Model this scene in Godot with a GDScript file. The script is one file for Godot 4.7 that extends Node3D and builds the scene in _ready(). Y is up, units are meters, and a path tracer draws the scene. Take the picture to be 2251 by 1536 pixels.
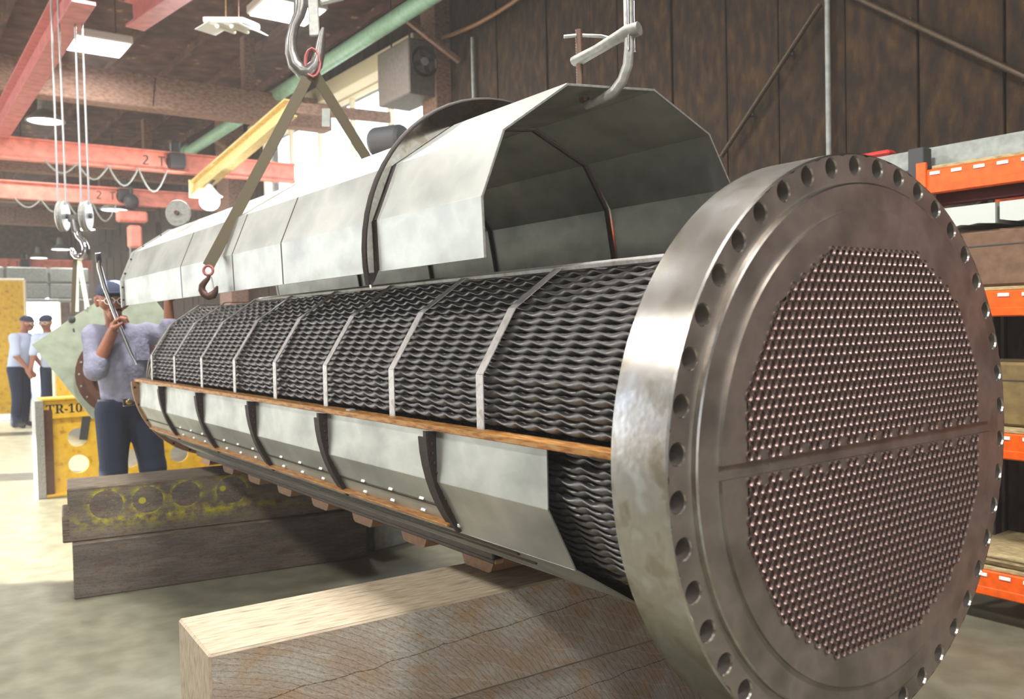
extends Node3D
# A fabrication shop: a heat exchanger tube bundle on timber cribbing, its upper shroud lifted by a sling.
# Units are metres, y up. The bundle axis runs along z; its flange face is at z = 0, the far end at z = -4.9.
const HC := 1.18            # height of the bundle axis over the floor
var M := {}
var taken := {}
var rng := RandomNumberGenerator.new()

# ---------------------------------------------------------------- mesh helpers
func st() -> SurfaceTool:
	var s := SurfaceTool.new()
	s.begin(Mesh.PRIMITIVE_TRIANGLES)
	return s

func tri(s: SurfaceTool, a: Vector3, b: Vector3, c: Vector3, na: Vector3, nb: Vector3, nc: Vector3) -> void:
	if (b - a).cross(c - a).dot(na + nb + nc) > 0.0:
		s.set_normal(na); s.add_vertex(a); s.set_normal(nc); s.add_vertex(c); s.set_normal(nb); s.add_vertex(b)
	else:
		s.set_normal(na); s.add_vertex(a); s.set_normal(nb); s.add_vertex(b); s.set_normal(nc); s.add_vertex(c)

func ftri(s: SurfaceTool, a: Vector3, b: Vector3, c: Vector3, n: Vector3) -> void:
	tri(s, a, b, c, n, n, n)

func quad(s: SurfaceTool, a: Vector3, b: Vector3, c: Vector3, d: Vector3, n := Vector3.ZERO) -> void:
	if n == Vector3.ZERO:
		n = (c - a).cross(b - d).normalized()
	ftri(s, a, b, c, n); ftri(s, a, c, d, n)

func box(s: SurfaceTool, c: Vector3, size: Vector3, bev := 0.0, bs := Basis.IDENTITY) -> void:
	# a box with chamfered edges
	var h := size / 2.0
	var e: float = minf(bev, minf(h.x, minf(h.y, h.z)) * 0.9)
	for ax in 3:
		var u := (ax + 1) % 3
		var v := (ax + 2) % 3
		for sg in [-1.0, 1.0]:
			var n := Vector3.ZERO
			n[ax] = sg
			var q := []
			for k in [[-1, -1], [1, -1], [1, 1], [-1, 1]]:
				var p := Vector3.ZERO
				p[ax] = sg * h[ax]; p[u] = k[0] * (h[u] - e); p[v] = k[1] * (h[v] - e)
				q.append(c + bs * p)
			quad(s, q[0], q[1], q[2], q[3], bs * n)
	if e <= 0.0:
		return
	for ax in 3:
		var u := (ax + 1) % 3
		var v := (ax + 2) % 3
		for su in [-1.0, 1.0]:
			for sv in [-1.0, 1.0]:
				var q := []
				for k in [[-1, 0], [1, 0], [1, 1], [-1, 1]]:
					var p := Vector3.ZERO
					p[ax] = k[0] * (h[ax] - e)
					p[u] = su * (h[u] - (0.0 if k[1] == 0 else e)); p[v] = sv * (h[v] - (e if k[1] == 0 else 0.0))
					q.append(c + bs * p)
				var n := Vector3.ZERO
				n[u] = su; n[v] = sv
				quad(s, q[0], q[1], q[2], q[3], bs * n.normalized())
	for sx in [-1.0, 1.0]:
		for sy in [-1.0, 1.0]:
			for sz in [-1.0, 1.0]:
				var sg := Vector3(sx, sy, sz)
				var g := Vector3(h.x - e, h.y - e, h.z - e) * sg
				ftri(s, c + bs * (g + Vector3(sx * e, 0, 0)), c + bs * (g + Vector3(0, sy * e, 0)), c + bs * (g + Vector3(0, 0, sz * e)), bs * sg.normalized())

func prism(s: SurfaceTool, poly: PackedVector2Array, x: Transform3D, depth: float) -> void:
	# polygon in x's xy plane, extruded from 0 to depth along x's z
	var idx := Geometry2D.triangulate_polygon(poly)
	var nz := x.basis.z.normalized()
	for i in range(0, idx.size(), 3):
		var a := poly[idx[i]]
		var b := poly[idx[i + 1]]
		var c := poly[idx[i + 2]]
		ftri(s, x * Vector3(a.x, a.y, depth), x * Vector3(b.x, b.y, depth), x * Vector3(c.x, c.y, depth), nz)
		ftri(s, x * Vector3(a.x, a.y, 0), x * Vector3(b.x, b.y, 0), x * Vector3(c.x, c.y, 0), -nz)
	var ccw := not Geometry2D.is_polygon_clockwise(poly)
	for i in poly.size():
		var a := poly[i]
		var b := poly[(i + 1) % poly.size()]
		var t := (b - a).normalized()
		var n2 := Vector2(t.y, -t.x) if ccw else Vector2(-t.y, t.x)
		var n := (x.basis * Vector3(n2.x, n2.y, 0)).normalized()
		quad(s, x * Vector3(a.x, a.y, 0), x * Vector3(b.x, b.y, 0), x * Vector3(b.x, b.y, depth), x * Vector3(a.x, a.y, depth), n)

func frames(path: Array) -> Array:
	var out := []
	var up := Vector3.UP
	var t0: Vector3 = (path[1] - path[0]).normalized()
	if absf(t0.dot(up)) > 0.95:
		up = Vector3.RIGHT
	var side := t0.cross(up).normalized()
	for i in path.size():
		var t: Vector3
		if i == 0: t = path[1] - path[0]
		elif i == path.size() - 1: t = path[i] - path[i - 1]
		else: t = (path[i + 1] - path[i]).normalized() + (path[i] - path[i - 1]).normalized()
		t = t.normalized()
		side = (side - t * side.dot(t)).normalized()
		out.append([side, t.cross(side).normalized(), t])
	return out

func tube(s: SurfaceTool, path: Array, r, sides := 10, flat := 1.0, cap := true) -> void:
	# a round bar along a path; r may be a number or an array; flat squeezes one axis
	var fr := frames(path)
	var rings := []
	var norms := []
	for i in path.size():
		var rr: float = r[i] if r is Array else r
		var ring := []
		var nn := []
		for k in sides:
			var a := TAU * k / sides
			var d: Vector3 = fr[i][0] * cos(a) + fr[i][1] * sin(a) * flat
			ring.append(path[i] + d * rr)
			nn.append((fr[i][0] * cos(a) * flat + fr[i][1] * sin(a)).normalized())
		rings.append(ring); norms.append(nn)
	for i in path.size() - 1:
		for k in sides:
			var j := (k + 1) % sides
			tri(s, rings[i][k], rings[i][j], rings[i + 1][j], norms[i][k], norms[i][j], norms[i + 1][j])
			tri(s, rings[i][k], rings[i + 1][j], rings[i + 1][k], norms[i][k], norms[i + 1][j], norms[i + 1][k])
	if cap:
		for e in [0, path.size() - 1]:
			var n: Vector3 = fr[e][2] * (-1.0 if e == 0 else 1.0)
			for k in sides:
				ftri(s, path[e], rings[e][k], rings[e][(k + 1) % sides], n)

func lathe(s: SurfaceTool, prof: Array, x: Transform3D, seg := 48, a0 := 0.0, a1 := TAU) -> void:
	# profile of (radius, z), turned about x's z axis
	for i in prof.size() - 1:
		var p: Vector2 = prof[i]
		var q: Vector2 = prof[i + 1]
		var t := (q - p).normalized()
		var n2 := Vector2(t.y, -t.x)
		for k in seg:
			var a := lerpf(a0, a1, float(k) / seg)
			var b := lerpf(a0, a1, float(k + 1) / seg)
			var va := Vector3(cos(a), sin(a), 0)
			var vb := Vector3(cos(b), sin(b), 0)
			var na := (x.basis * (va * n2.x + Vector3(0, 0, n2.y))).normalized()
			var nb := (x.basis * (vb * n2.x + Vector3(0, 0, n2.y))).normalized()
			var A := x * (va * p.x + Vector3(0, 0, p.y))
			var B := x * (vb * p.x + Vector3(0, 0, p.y))
			var C := x * (vb * q.x + Vector3(0, 0, q.y))
			var D := x * (va * q.x + Vector3(0, 0, q.y))
			if p.x > 1e-6: tri(s, A, B, C, na, nb, nb)
			if q.x > 1e-6: tri(s, A, C, D, na, nb, na)

func ball(s: SurfaceTool, c: Vector3, r: Vector3, rows := 8, cols := 12, bs := Basis.IDENTITY) -> void:
	for i in rows:
		for k in cols:
			var q := []
			var n := []
			for e in [[i, k], [i, k + 1], [i + 1, k + 1], [i + 1, k]]:
				var th: float = PI * e[0] / rows
				var ph: float = TAU * e[1] / cols
				var d := Vector3(sin(th) * cos(ph), cos(th), sin(th) * sin(ph))
				q.append(c + bs * (d * r)); n.append((bs * (d / r)).normalized())
			if i > 0: tri(s, q[0], q[1], q[2], n[0], n[1], n[2])
			if i < rows - 1: tri(s, q[0], q[2], q[3], n[0], n[2], n[3])

func rod(s: SurfaceTool, a: Vector3, b: Vector3, r: float, sides := 8) -> void:
	tube(s, [a, b], r, sides)

func bar(s: SurfaceTool, a: Vector3, b: Vector3, w: float, h: float, bev := 0.0, up := Vector3.UP) -> void:
	# rectangular bar from a to b, w sideways, h along up
	var t := (b - a).normalized()
	var sd := t.cross(up).normalized()
	var u := sd.cross(t).normalized()
	box(s, (a + b) / 2.0, Vector3(w, h, (b - a).length()), bev, Basis(sd, u, t))

func ibeam(s: SurfaceTool, a: Vector3, b: Vector3, w: float, h: float, tf: float, tw: float, up := Vector3.UP) -> void:
	var t := (b - a).normalized()
	var sd := t.cross(up).normalized()
	var u := sd.cross(t).normalized()
	var bs := Basis(sd, u, t)
	var c := (a + b) / 2.0
	var l := (b - a).length()
	box(s, c + u * (h - tf) / 2.0, Vector3(w, tf, l), 0.0, bs)
	box(s, c - u * (h - tf) / 2.0, Vector3(w, tf, l), 0.0, bs)
	box(s, c, Vector3(tw, h - 2.0 * tf, l), 0.0, bs)

# ---------------------------------------------------------------- nodes
func numbered(called: String) -> String:
	var n: int = taken.get(called, -1) + 1
	taken[called] = n
	return called if n == 0 else "%s_%03d" % [called, n]

func put(called: String, mesh, m: Material, parent: Node3D = null) -> MeshInstance3D:
	var o := MeshInstance3D.new()
	o.mesh = mesh.commit() if mesh is SurfaceTool else mesh
	o.material_override = m
	if parent == null:
		o.name = numbered(called); add_child(o)
	else:
		o.name = called; parent.add_child(o, true)
	return o

func tag(o: Node3D, label: String, category: String, group := "", kind := "") -> Node3D:
	o.set_meta("label", label); o.set_meta("category", category)
	if group: o.set_meta("group", group)
	if kind: o.set_meta("kind", kind)
	return o

func thing(called: String, label: String, category: String, at := Vector3.ZERO, group := "") -> Node3D:
	var o := Node3D.new()
	o.name = numbered(called); add_child(o); o.position = at
	return tag(o, label, category, group)

func struct(called: String, mesh, m: Material, label := "", category := "") -> MeshInstance3D:
	var o := put(called, mesh, m)
	o.set_meta("kind", "structure")
	if label: o.set_meta("label", label)
	if category: o.set_meta("category", category)
	return o

# ---------------------------------------------------------------- materials
func noise_tex(sd: int, freq: float, cols: Array, offs: Array, oct := 4, kind := FastNoiseLite.TYPE_SIMPLEX_SMOOTH, size := 512, normal := 0.0) -> NoiseTexture2D:
	var n := FastNoiseLite.new()
	n.seed = sd; n.frequency = freq; n.noise_type = kind; n.fractal_octaves = oct
	var t := NoiseTexture2D.new()
	t.width = size; t.height = size; t.seamless = true; t.noise = n
	if normal > 0.0:
		t.as_normal_map = true; t.bump_strength = normal
	else:
		var g := Gradient.new()
		g.offsets = PackedFloat32Array(offs); g.colors = PackedColorArray(cols)
		t.color_ramp = g
	return t

func mat(key: String, c: Color, rough: float, metal := 0.0, tex: Texture2D = null, scale := Vector3.ONE, opt := {}) -> StandardMaterial3D:
	var m := StandardMaterial3D.new()
	m.resource_name = key
	m.albedo_color = c; m.roughness = rough; m.metallic = metal
	if tex or opt.has("normal") or opt.has("rtex"):
		m.uv1_triplanar = opt.get("tri", true); m.uv1_scale = scale
		m.uv1_world_triplanar = opt.get("world", false)
	if tex: m.albedo_texture = tex
	if opt.has("normal"):
		m.normal_enabled = true; m.normal_texture = opt.normal; m.normal_scale = opt.get("nscale", 0.5)
	if opt.has("rtex"):
		m.roughness_texture = opt.rtex
	M[key] = m
	return m

func glow(key: String, c: Color, e: float) -> StandardMaterial3D:
	var m := mat(key, c, 0.5)
	m.emission_enabled = true; m.emission = c; m.emission_energy_multiplier = e
	return m

func make_materials() -> void:
	var g := func(v): return Color(v, v, v)
	var smooth := FastNoiseLite.TYPE_SIMPLEX_SMOOTH
	var mottle := noise_tex(1, 0.014, [g.call(0.84), g.call(0.93), g.call(1.0)], [0.1, 0.5, 0.9], 6)
	var smudge := noise_tex(2, 0.007, [g.call(0.8), g.call(0.92), g.call(1.0), g.call(0.9)], [0.1, 0.42, 0.65, 0.95], 6)
	var grain := noise_tex(3, 0.03, [g.call(0.7), g.call(0.87), g.call(1.0)], [0.1, 0.5, 0.9], 6)
	var fine := noise_tex(4, 0.08, [g.call(0.6), g.call(1.0)], [0.3, 0.7], 3)
	var bump := noise_tex(5, 0.03, [], [], 4, smooth, 512, 6.0)
	var brush := noise_tex(6, 0.04, [], [], 3, smooth, 512, 3.0)
	var conc := noise_tex(7, 0.016, [Color(0.70, 0.68, 0.62), Color(0.755, 0.74, 0.68), Color(0.785, 0.775, 0.71), Color(0.84, 0.83, 0.78)], [0.1, 0.45, 0.6, 0.9], 7)
	var rust := noise_tex(8, 0.02, [Color(0.42, 0.27, 0.12), Color(0.62, 0.42, 0.19), Color(0.70, 0.54, 0.31), Color(0.66, 0.6, 0.47)], [0.1, 0.4, 0.65, 0.95], 6)
	var wood := noise_tex(9, 0.02, [Color(0.26, 0.225, 0.19), Color(0.37, 0.325, 0.28), Color(0.45, 0.405, 0.355), Color(0.55, 0.51, 0.45)], [0.1, 0.45, 0.65, 0.95], 6)
	var pale := noise_tex(10, 0.02, [Color(0.62, 0.58, 0.52), Color(0.82, 0.79, 0.73), Color(0.89, 0.87, 0.82), Color(0.94, 0.93, 0.89)], [0.1, 0.32, 0.6, 0.9], 6)
	var wallt := noise_tex(11, 0.014, [Color(0.19, 0.135, 0.085), Color(0.30, 0.22, 0.13), Color(0.36, 0.275, 0.16), Color(0.48, 0.385, 0.22)], [0.15, 0.45, 0.65, 0.95], 6)
	var roof := noise_tex(12, 0.012, [Color(0.26, 0.18, 0.15), Color(0.35, 0.25, 0.21), Color(0.41, 0.305, 0.25), Color(0.72, 0.62, 0.5)], [0.2, 0.5, 0.82, 0.93], 6)
	var yel := noise_tex(13, 0.015, [Color(0.66, 0.49, 0.12), Color(0.86, 0.67, 0.15), Color(0.91, 0.74, 0.2)], [0.08, 0.3, 0.8], 6)
	var heat := noise_tex(14, 0.008, [Color(0.8, 0.76, 0.7), Color(0.95, 0.93, 0.9), Color(0.9, 0.88, 0.86), Color(1, 1, 1)], [0.2, 0.4, 0.6, 0.8], 4)
	mat("flange_face", Color(0.68, 0.64, 0.61), 0.44, 0.85, smudge, Vector3(1.4, 1.4, 1.4), {"normal": brush, "nscale": 0.08})
	mat("flange_rim", Color(0.74, 0.74, 0.73), 0.27, 1.0, heat, Vector3(2, 2, 2), {"normal": brush, "nscale": 0.05})
	mat("tube_lip", Color(0.45, 0.37, 0.35), 0.36, 0.7)
	mat("tube_steel", Color(0.40, 0.39, 0.38), 0.37, 0.75, mottle, Vector3(3, 3, 0.6))
	mat("strap", Color(0.74, 0.74, 0.75), 0.42, 0.6, heat, Vector3(4, 4, 4))
	mat("sheet", Color(0.70, 0.71, 0.685), 0.42, 0.65, smudge, Vector3(1.1, 1.1, 0.7), {"normal": bump, "nscale": 0.04})
	mat("polished", Color(0.78, 0.78, 0.78), 0.12, 1.0, heat, Vector3(3, 3, 3))
	mat("rust_bar", Color(0.95, 0.9, 0.8), 0.55, 0.25, rust, Vector3(6, 6, 1.2))
	mat("dark_rib", Color(0.22, 0.18, 0.165), 0.65, 0.2, grain, Vector3(8, 8, 8), {"normal": bump, "nscale": 0.5})
	mat("rail", Color(0.33, 0.27, 0.21), 0.5, 0.5, grain, Vector3(6, 6, 1.0))
	mat("tan_lug", Color(0.66, 0.5, 0.36), 0.6, 0.2, mottle, Vector3(5, 5, 5))
	mat("weld", Color(0.9, 0.89, 0.86), 0.4, 0.4)
	mat("floor", Color(0.56, 0.56, 0.515), 0.42, 0.0, conc, Vector3(0.6, 0.6, 0.6), {"world": true, "normal": bump, "nscale": 0.06})
	mat("timber", Color(0.92, 0.9, 0.86), 0.75, 0.0, wood, Vector3(0.7, 6, 6), {"normal": bump, "nscale": 0.25})
	mat("timber_fresh", Color(0.725, 0.675, 0.61), 0.7, 0.0, pale, Vector3(0.7, 1.6, 6), {"normal": bump, "nscale": 0.15})
	mat("wall", Color(0.60, 0.54, 0.44), 0.9, 0.0, wallt, Vector3(1.3, 0.5, 1.3), {"world": true, "normal": bump, "nscale": 0.35})
	mat("roof", Color(1.0, 0.92, 0.88), 0.9, 0.0, roof, Vector3(0.4, 0.4, 0.4), {"world": true})
	mat("old_beam", Color(0.62, 0.49, 0.42), 0.85, 0.0, grain, Vector3(0.8, 1.5, 1.5), {"world": true})
	mat("far_wall", Color(0.45, 0.38, 0.33), 0.9, 0.0, grain, Vector3(0.3, 0.3, 0.3), {"world": true})
	mat("pink_paint", Color(0.84, 0.50, 0.50), 0.5, 0.0, mottle, Vector3(0.8, 0.8, 0.8), {"world": true})
	mat("salmon_paint", Color(0.95, 0.58, 0.50), 0.5, 0.0, mottle, Vector3(0.8, 0.8, 0.8), {"world": true})
	mat("green_paint", Color(0.66, 0.86, 0.75), 0.45, 0.0, mottle, Vector3(1.5, 1.5, 1.5))
	mat("yellow_paint", Color(1, 1, 0.95), 0.5, 0.0, yel, Vector3(1.2, 1.2, 1.2))
	mat("cream", Color(0.93, 0.88, 0.76), 0.6)
	mat("orange", Color(0.97, 0.38, 0.05), 0.42, 0.0, mottle, Vector3(2, 2, 2))
	mat("dark_red", Color(0.35, 0.06, 0.04), 0.6)
	mat("white", Color(0.92, 0.92, 0.9), 0.5)
	mat("plastic_wrap", Color(0.74, 0.76, 0.74), 0.4)
	mat("grey_paint", Color(0.6, 0.62, 0.6), 0.5, 0.0, mottle, Vector3(2, 2, 2))
	mat("heater_grey", Color(0.42, 0.39, 0.36), 0.55, 0.0, mottle, Vector3(2, 2, 2))
	mat("jib_yellow", Color(0.95, 0.84, 0.56), 0.5, 0.0, mottle, Vector3(2, 2, 2))
	mat("dark_grey", Color(0.22, 0.22, 0.23), 0.6)
	mat("black", Color(0.04, 0.04, 0.045), 0.5)
	mat("rope", Color(0.72, 0.72, 0.72), 0.35, 0.7)
	mat("hook", Color(0.55, 0.54, 0.53), 0.34, 0.85, mottle, Vector3(6, 6, 6))
	mat("hook_red", Color(0.62, 0.34, 0.34), 0.5, 0.2)
	mat("hook_dark", Color(0.36, 0.26, 0.23), 0.45, 0.5, mottle, Vector3(9, 9, 9))
	mat("webbing", Color(0.40, 0.36, 0.27), 0.85, 0.0, fine, Vector3(20, 20, 20))
	mat("webbing_pale", Color(0.9, 0.88, 0.8), 0.85)
	mat("cast_grey", Color(0.70, 0.70, 0.68), 0.45, 0.5, mottle, Vector3(6, 6, 6))
	mat("screw", Color(0.42, 0.33, 0.28), 0.5, 0.5)
	mat("plate_green", Color(0.66, 0.70, 0.62), 0.55, 0.1, mottle, Vector3(1.2, 1.2, 1.2))
	mat("brown_steel", Color(0.4, 0.26, 0.2), 0.5, 0.3, mottle, Vector3(3, 3, 3))
	mat("carton", Color(0.46, 0.35, 0.27), 0.85, 0.0, mottle, Vector3(2, 2, 2))
	mat("olive_box", Color(0.48, 0.4, 0.24), 0.85, 0.0, mottle, Vector3(2, 2, 2))
	mat("board", Color(0.74, 0.66, 0.48), 0.8, 0.0, grain, Vector3(3, 3, 1))
	mat("pallet_red", Color(0.75, 0.2, 0.18), 0.6)
	mat("skin", Color(0.58, 0.37, 0.27), 0.6)
	mat("shirt", Color(0.55, 0.55, 0.635), 0.9, 0.0, mottle, Vector3(2, 2, 2), {"normal": bump, "nscale": 0.9})
	mat("shirt_pale", Color(0.72, 0.76, 0.85), 0.9)
	mat("denim", Color(0.13, 0.18, 0.29), 0.9, 0.0, fine, Vector3(12, 12, 12), {"normal": bump, "nscale": 0.25})
	mat("cap", Color(0.16, 0.19, 0.28), 0.85)
	mat("cap_pale", Color(0.62, 0.68, 0.82), 0.85)
	mat("red_cloth", Color(0.7, 0.08, 0.1), 0.85)
	mat("hair", Color(0.07, 0.05, 0.045), 0.7)
	mat("leather", Color(0.07, 0.06, 0.06), 0.5)
	mat("brass", Color(0.7, 0.6, 0.4), 0.3, 0.9)
	mat("chrome", Color(0.82, 0.82, 0.84), 0.14, 1.0)
	mat("apron", Color(0.82, 0.8, 0.76), 0.8, 0.0, conc, Vector3(0.3, 0.3, 0.3), {"world": true})
	var gl := mat("pane", Color(0.95, 0.98, 1.0, 0.12), 0.05)
	gl.transparency = BaseMaterial3D.TRANSPARENCY_ALPHA
	glow("lamp_glow", Color(0.97, 0.98, 1.0), 14.0)
	glow("tube_glow", Color(1.0, 0.98, 0.94), 8.0)

# ================================================================ scene
func _ready() -> void:
	# ---- camera
	var cam := Camera3D.new()
	cam.name = "camera"
	add_child(cam)
	var ca := CameraAttributesPhysical.new()
	ca.frustum_focal_length = 43.35          # vertical field of view 43.97 degrees
	ca.frustum_focus_distance = 2.75
	ca.exposure_aperture = 5.5
	cam.attributes = ca
	cam.position = Vector3(-1.7834, 1.4654, 1.0883)
	cam.rotation_degrees = Vector3(-1.6076, -36.2292, -1.2236)
	cam.fov = 43.97
	cam.current = true
	# ---- sky, exposure
	var e := Environment.new()
	e.background_mode = Environment.BG_SKY
	var sky := Sky.new()
	var sm := ProceduralSkyMaterial.new()
	sm.sky_top_color = Color(0.78, 0.86, 0.97)
	sm.sky_horizon_color = Color(0.97, 0.98, 1.0)
	sm.ground_bottom_color = Color(0.62, 0.6, 0.56)
	sm.ground_horizon_color = Color(0.9, 0.89, 0.86)
	sm.sky_energy_multiplier = 2.7
	sm.ground_energy_multiplier = 2.7
	sky.sky_material = sm
	e.sky = sky
	e.tonemap_mode = Environment.TONE_MAPPER_LINEAR
	e.tonemap_exposure = 0.72
	e.sdfgi_enabled = true; e.ssao_enabled = true; e.ssil_enabled = true
	e.volumetric_fog_enabled = true; e.volumetric_fog_density = 0.0042
	e.volumetric_fog_albedo = Color(0.98, 0.96, 0.94)
	var we := WorldEnvironment.new()
	we.name = "environment"
	we.environment = e
	add_child(we)
	# ---- sun, low behind the shop, through the open doors of the left wall
	var sun := DirectionalLight3D.new()
	sun.name = "sun"
	sun.light_energy = 17.0
	sun.light_color = Color(1.0, 0.97, 0.9)
	sun.light_angular_distance = 0.6
	sun.shadow_enabled = true
	sun.sky_mode = DirectionalLight3D.SKY_MODE_LIGHT_ONLY
	add_child(sun)
	sun.look_at_from_position(Vector3.ZERO, Vector3(0.75, -0.38, 0.42))
	rng.seed = 7
	make_materials()
	build_shell()
	build_bundle()
	build_lower_shroud()
	build_cover()
	build_timbers()
	build_clamp()
	build_crane_hook()
	build_rack()
	build_wall_items()
	build_overhead()
	build_far_shop()
	build_worker()
	build_far_workers()

const XR := 3.3      # inner face of the right wall
const XL := -8.0
const ZB := -30.0
const ZF := 7.0
const YC := 5.3

func slab(called: String, lo: Vector3, hi: Vector3, m: String, label := "", category := "") -> MeshInstance3D:
	var s := st()
	box(s, (lo + hi) / 2.0, hi - lo)
	return struct(called, s, M[m], label, category)

func part_box(called: String, c: Vector3, size: Vector3, m: String, parent: Node3D, bev := 0.0, bs := Basis.IDENTITY) -> MeshInstance3D:
	var s := st()
	box(s, c, size, bev, bs)
	return put(called, s, M[m], parent)

func build_shell() -> void:
	slab("floor", Vector3(XL, -0.2, ZB), Vector3(XR, 0, ZF), "floor", "grey-tan concrete shop floor", "floor")
	slab("ground_yard", Vector3(-40, -0.3, -80), Vector3(40, -0.21, 30), "apron", "pale concrete yard outside the shop", "ground")
	slab("ceiling", Vector3(XL, YC, ZB), Vector3(XR, YC + 0.2, ZF), "roof", "dark brown boarded roof deck", "ceiling")
	# right wall: a backing with a long window opening, faced with vertical boards
	var wz0 := -12.6
	var wz1 := -7.35
	var wy0 := 2.5
	var wy1 := 4.55
	var s := st()
	var t := 0.3
	var slits := [-26.65, -23.9, -21.85, -20.9, -18.95]
	var edge := ZB
	for zc in slits:
		box(s, Vector3(XR + t / 2, 3.72, (edge + zc - 0.22) / 2), Vector3(t, 0.42, zc - 0.22 - edge))
		edge = zc + 0.22
	for q in [[ZB, wz0, 0.0, 3.51], [ZB, wz0, 3.93, YC], [edge, wz0, 3.51, 3.93], [wz1, ZF, 0.0, YC], [wz0, wz1, 0.0, wy0], [wz0, wz1, wy1, YC]]:
		box(s, Vector3(XR + t / 2, (q[2] + q[3]) / 2, (q[0] + q[1]) / 2), Vector3(t, q[3] - q[2], q[1] - q[0]))
	var wr := struct("wall_right", s, M.wall, "dark brown stained boarded shop wall", "wall")
	var z := 2.2
	var k := 0
	while z > -29.5:
		var w := rng.randf_range(0.34, 0.62)
		var zc := z - w / 2
		var pr := rng.randf_range(0.012, 0.035)
		var spans := [[0.0, YC]]
		if zc - w / 2 < wz1 and zc + w / 2 > wz0:
			spans = [[0.0, wy0 - 0.02], [wy1 + 0.02, YC]]
		if zc - w / 2 < -18.4:
			spans = [[0.0, 3.5], [3.94, YC]]
		for sp in spans:
			part_box("board", Vector3(XR - pr / 2, (sp[0] + sp[1]) / 2, zc), Vector3(pr, sp[1] - sp[0], w - 0.012), "wall", wr, 0.004)
		z -= w
		k += 1
	# window: frame, mullions and panes
	var wf := st()
	for y in [wy0, wy1]:
		box(wf, Vector3(XR + 0.1, y, (wz0 + wz1) / 2), Vector3(0.12, 0.08, wz1 - wz0))
	for zz in [wz0, wz1]:
		box(wf, Vector3(XR + 0.1, (wy0 + wy1) / 2, zz), Vector3(0.12, wy1 - wy0, 0.08))
	var win := struct("window_1", wf, M.cream, "long bright shop window in the right wall", "window")
	var n := 5
	for i in n:
		var z0 := lerpf(wz0, wz1, float(i) / n)
		var z1 := lerpf(wz0, wz1, float(i + 1) / n)
		if i > 0:
			part_box("mullion", Vector3(XR + 0.1, (wy0 + wy1) / 2, z0), Vector3(0.06, wy1 - wy0, 0.05), "cream", win)
		for j in 2:
			var y0 := lerpf(wy0, wy1, j / 2.0)
			part_box("pane", Vector3(XR + 0.12, y0 + (wy1 - wy0) / 4, (z0 + z1) / 2), Vector3(0.006, (wy1 - wy0) / 2 - 0.04, z1 - z0 - 0.05), "pane", win)
	part_box("transom", Vector3(XR + 0.08, (wy0 + wy1) / 2, (wz0 + wz1) / 2), Vector3(0.08, 0.07, wz1 - wz0), "cream", win)
	# back wall with a wide doorway to the yard
	s = st()
	for q in [[XL, -4.5, 0.0, YC], [3.0, XR, 0.0, YC], [-4.5, 3.0, 3.0, YC]]:
		box(s, Vector3((q[0] + q[1]) / 2, (q[2] + q[3]) / 2, ZB - 0.15), Vector3(q[1] - q[0], q[3] - q[2], 0.3))
	struct("wall_back", s, M.far_wall, "far dark end wall above a bright doorway", "wall")
	# left wall with a row of tall open doors in its far half, and the wall behind the photographer
	s = st()
	for q in [[ZB, -28.0, 0.0, YC], [-8.6, ZF, 0.0, YC], [-28.0, -8.6, 4.4, YC], [-23.2, -22.8, 0.0, 4.4], [-18.4, -18.0, 0.0, 4.4], [-13.6, -13.2, 0.0, 4.4]]:
		box(s, Vector3(XL - 0.15, (q[2] + q[3]) / 2, (q[0] + q[1]) / 2), Vector3(0.3, q[3] - q[2], q[1] - q[0]))
	struct("wall_left", s, M.far_wall, "brown side wall with open doors", "wall")
	s = st()
	for q in [[XL, -5.7, 0.0, YC], [-2.9, XR, 0.0, YC], [-5.7, -2.9, 3.4, YC]]:
		box(s, Vector3((q[0] + q[1]) / 2, (q[2] + q[3]) / 2, ZF + 0.15), Vector3(q[1] - q[0], q[3] - q[2], 0.3))
	struct("wall_front", s, M.far_wall, "brown wall with an open door behind the viewpoint", "wall")

# ---------------------------------------------------------------- the tube bundle
var HX: Node3D
const PITCH := 0.0222
const ROW := 0.0192

func half_width(y: float) -> float:
	# outline of the tube field: half width at height |y| over the axis
	y = absf(y)
	if y < 0.15: return 0.455
	if y < 0.323: return lerpf(0.455, 0.343, (y - 0.15) / 0.173)
	if y < 0.436: return lerpf(0.343, 0.172, (y - 0.323) / 0.113)
	return -1.0

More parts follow.
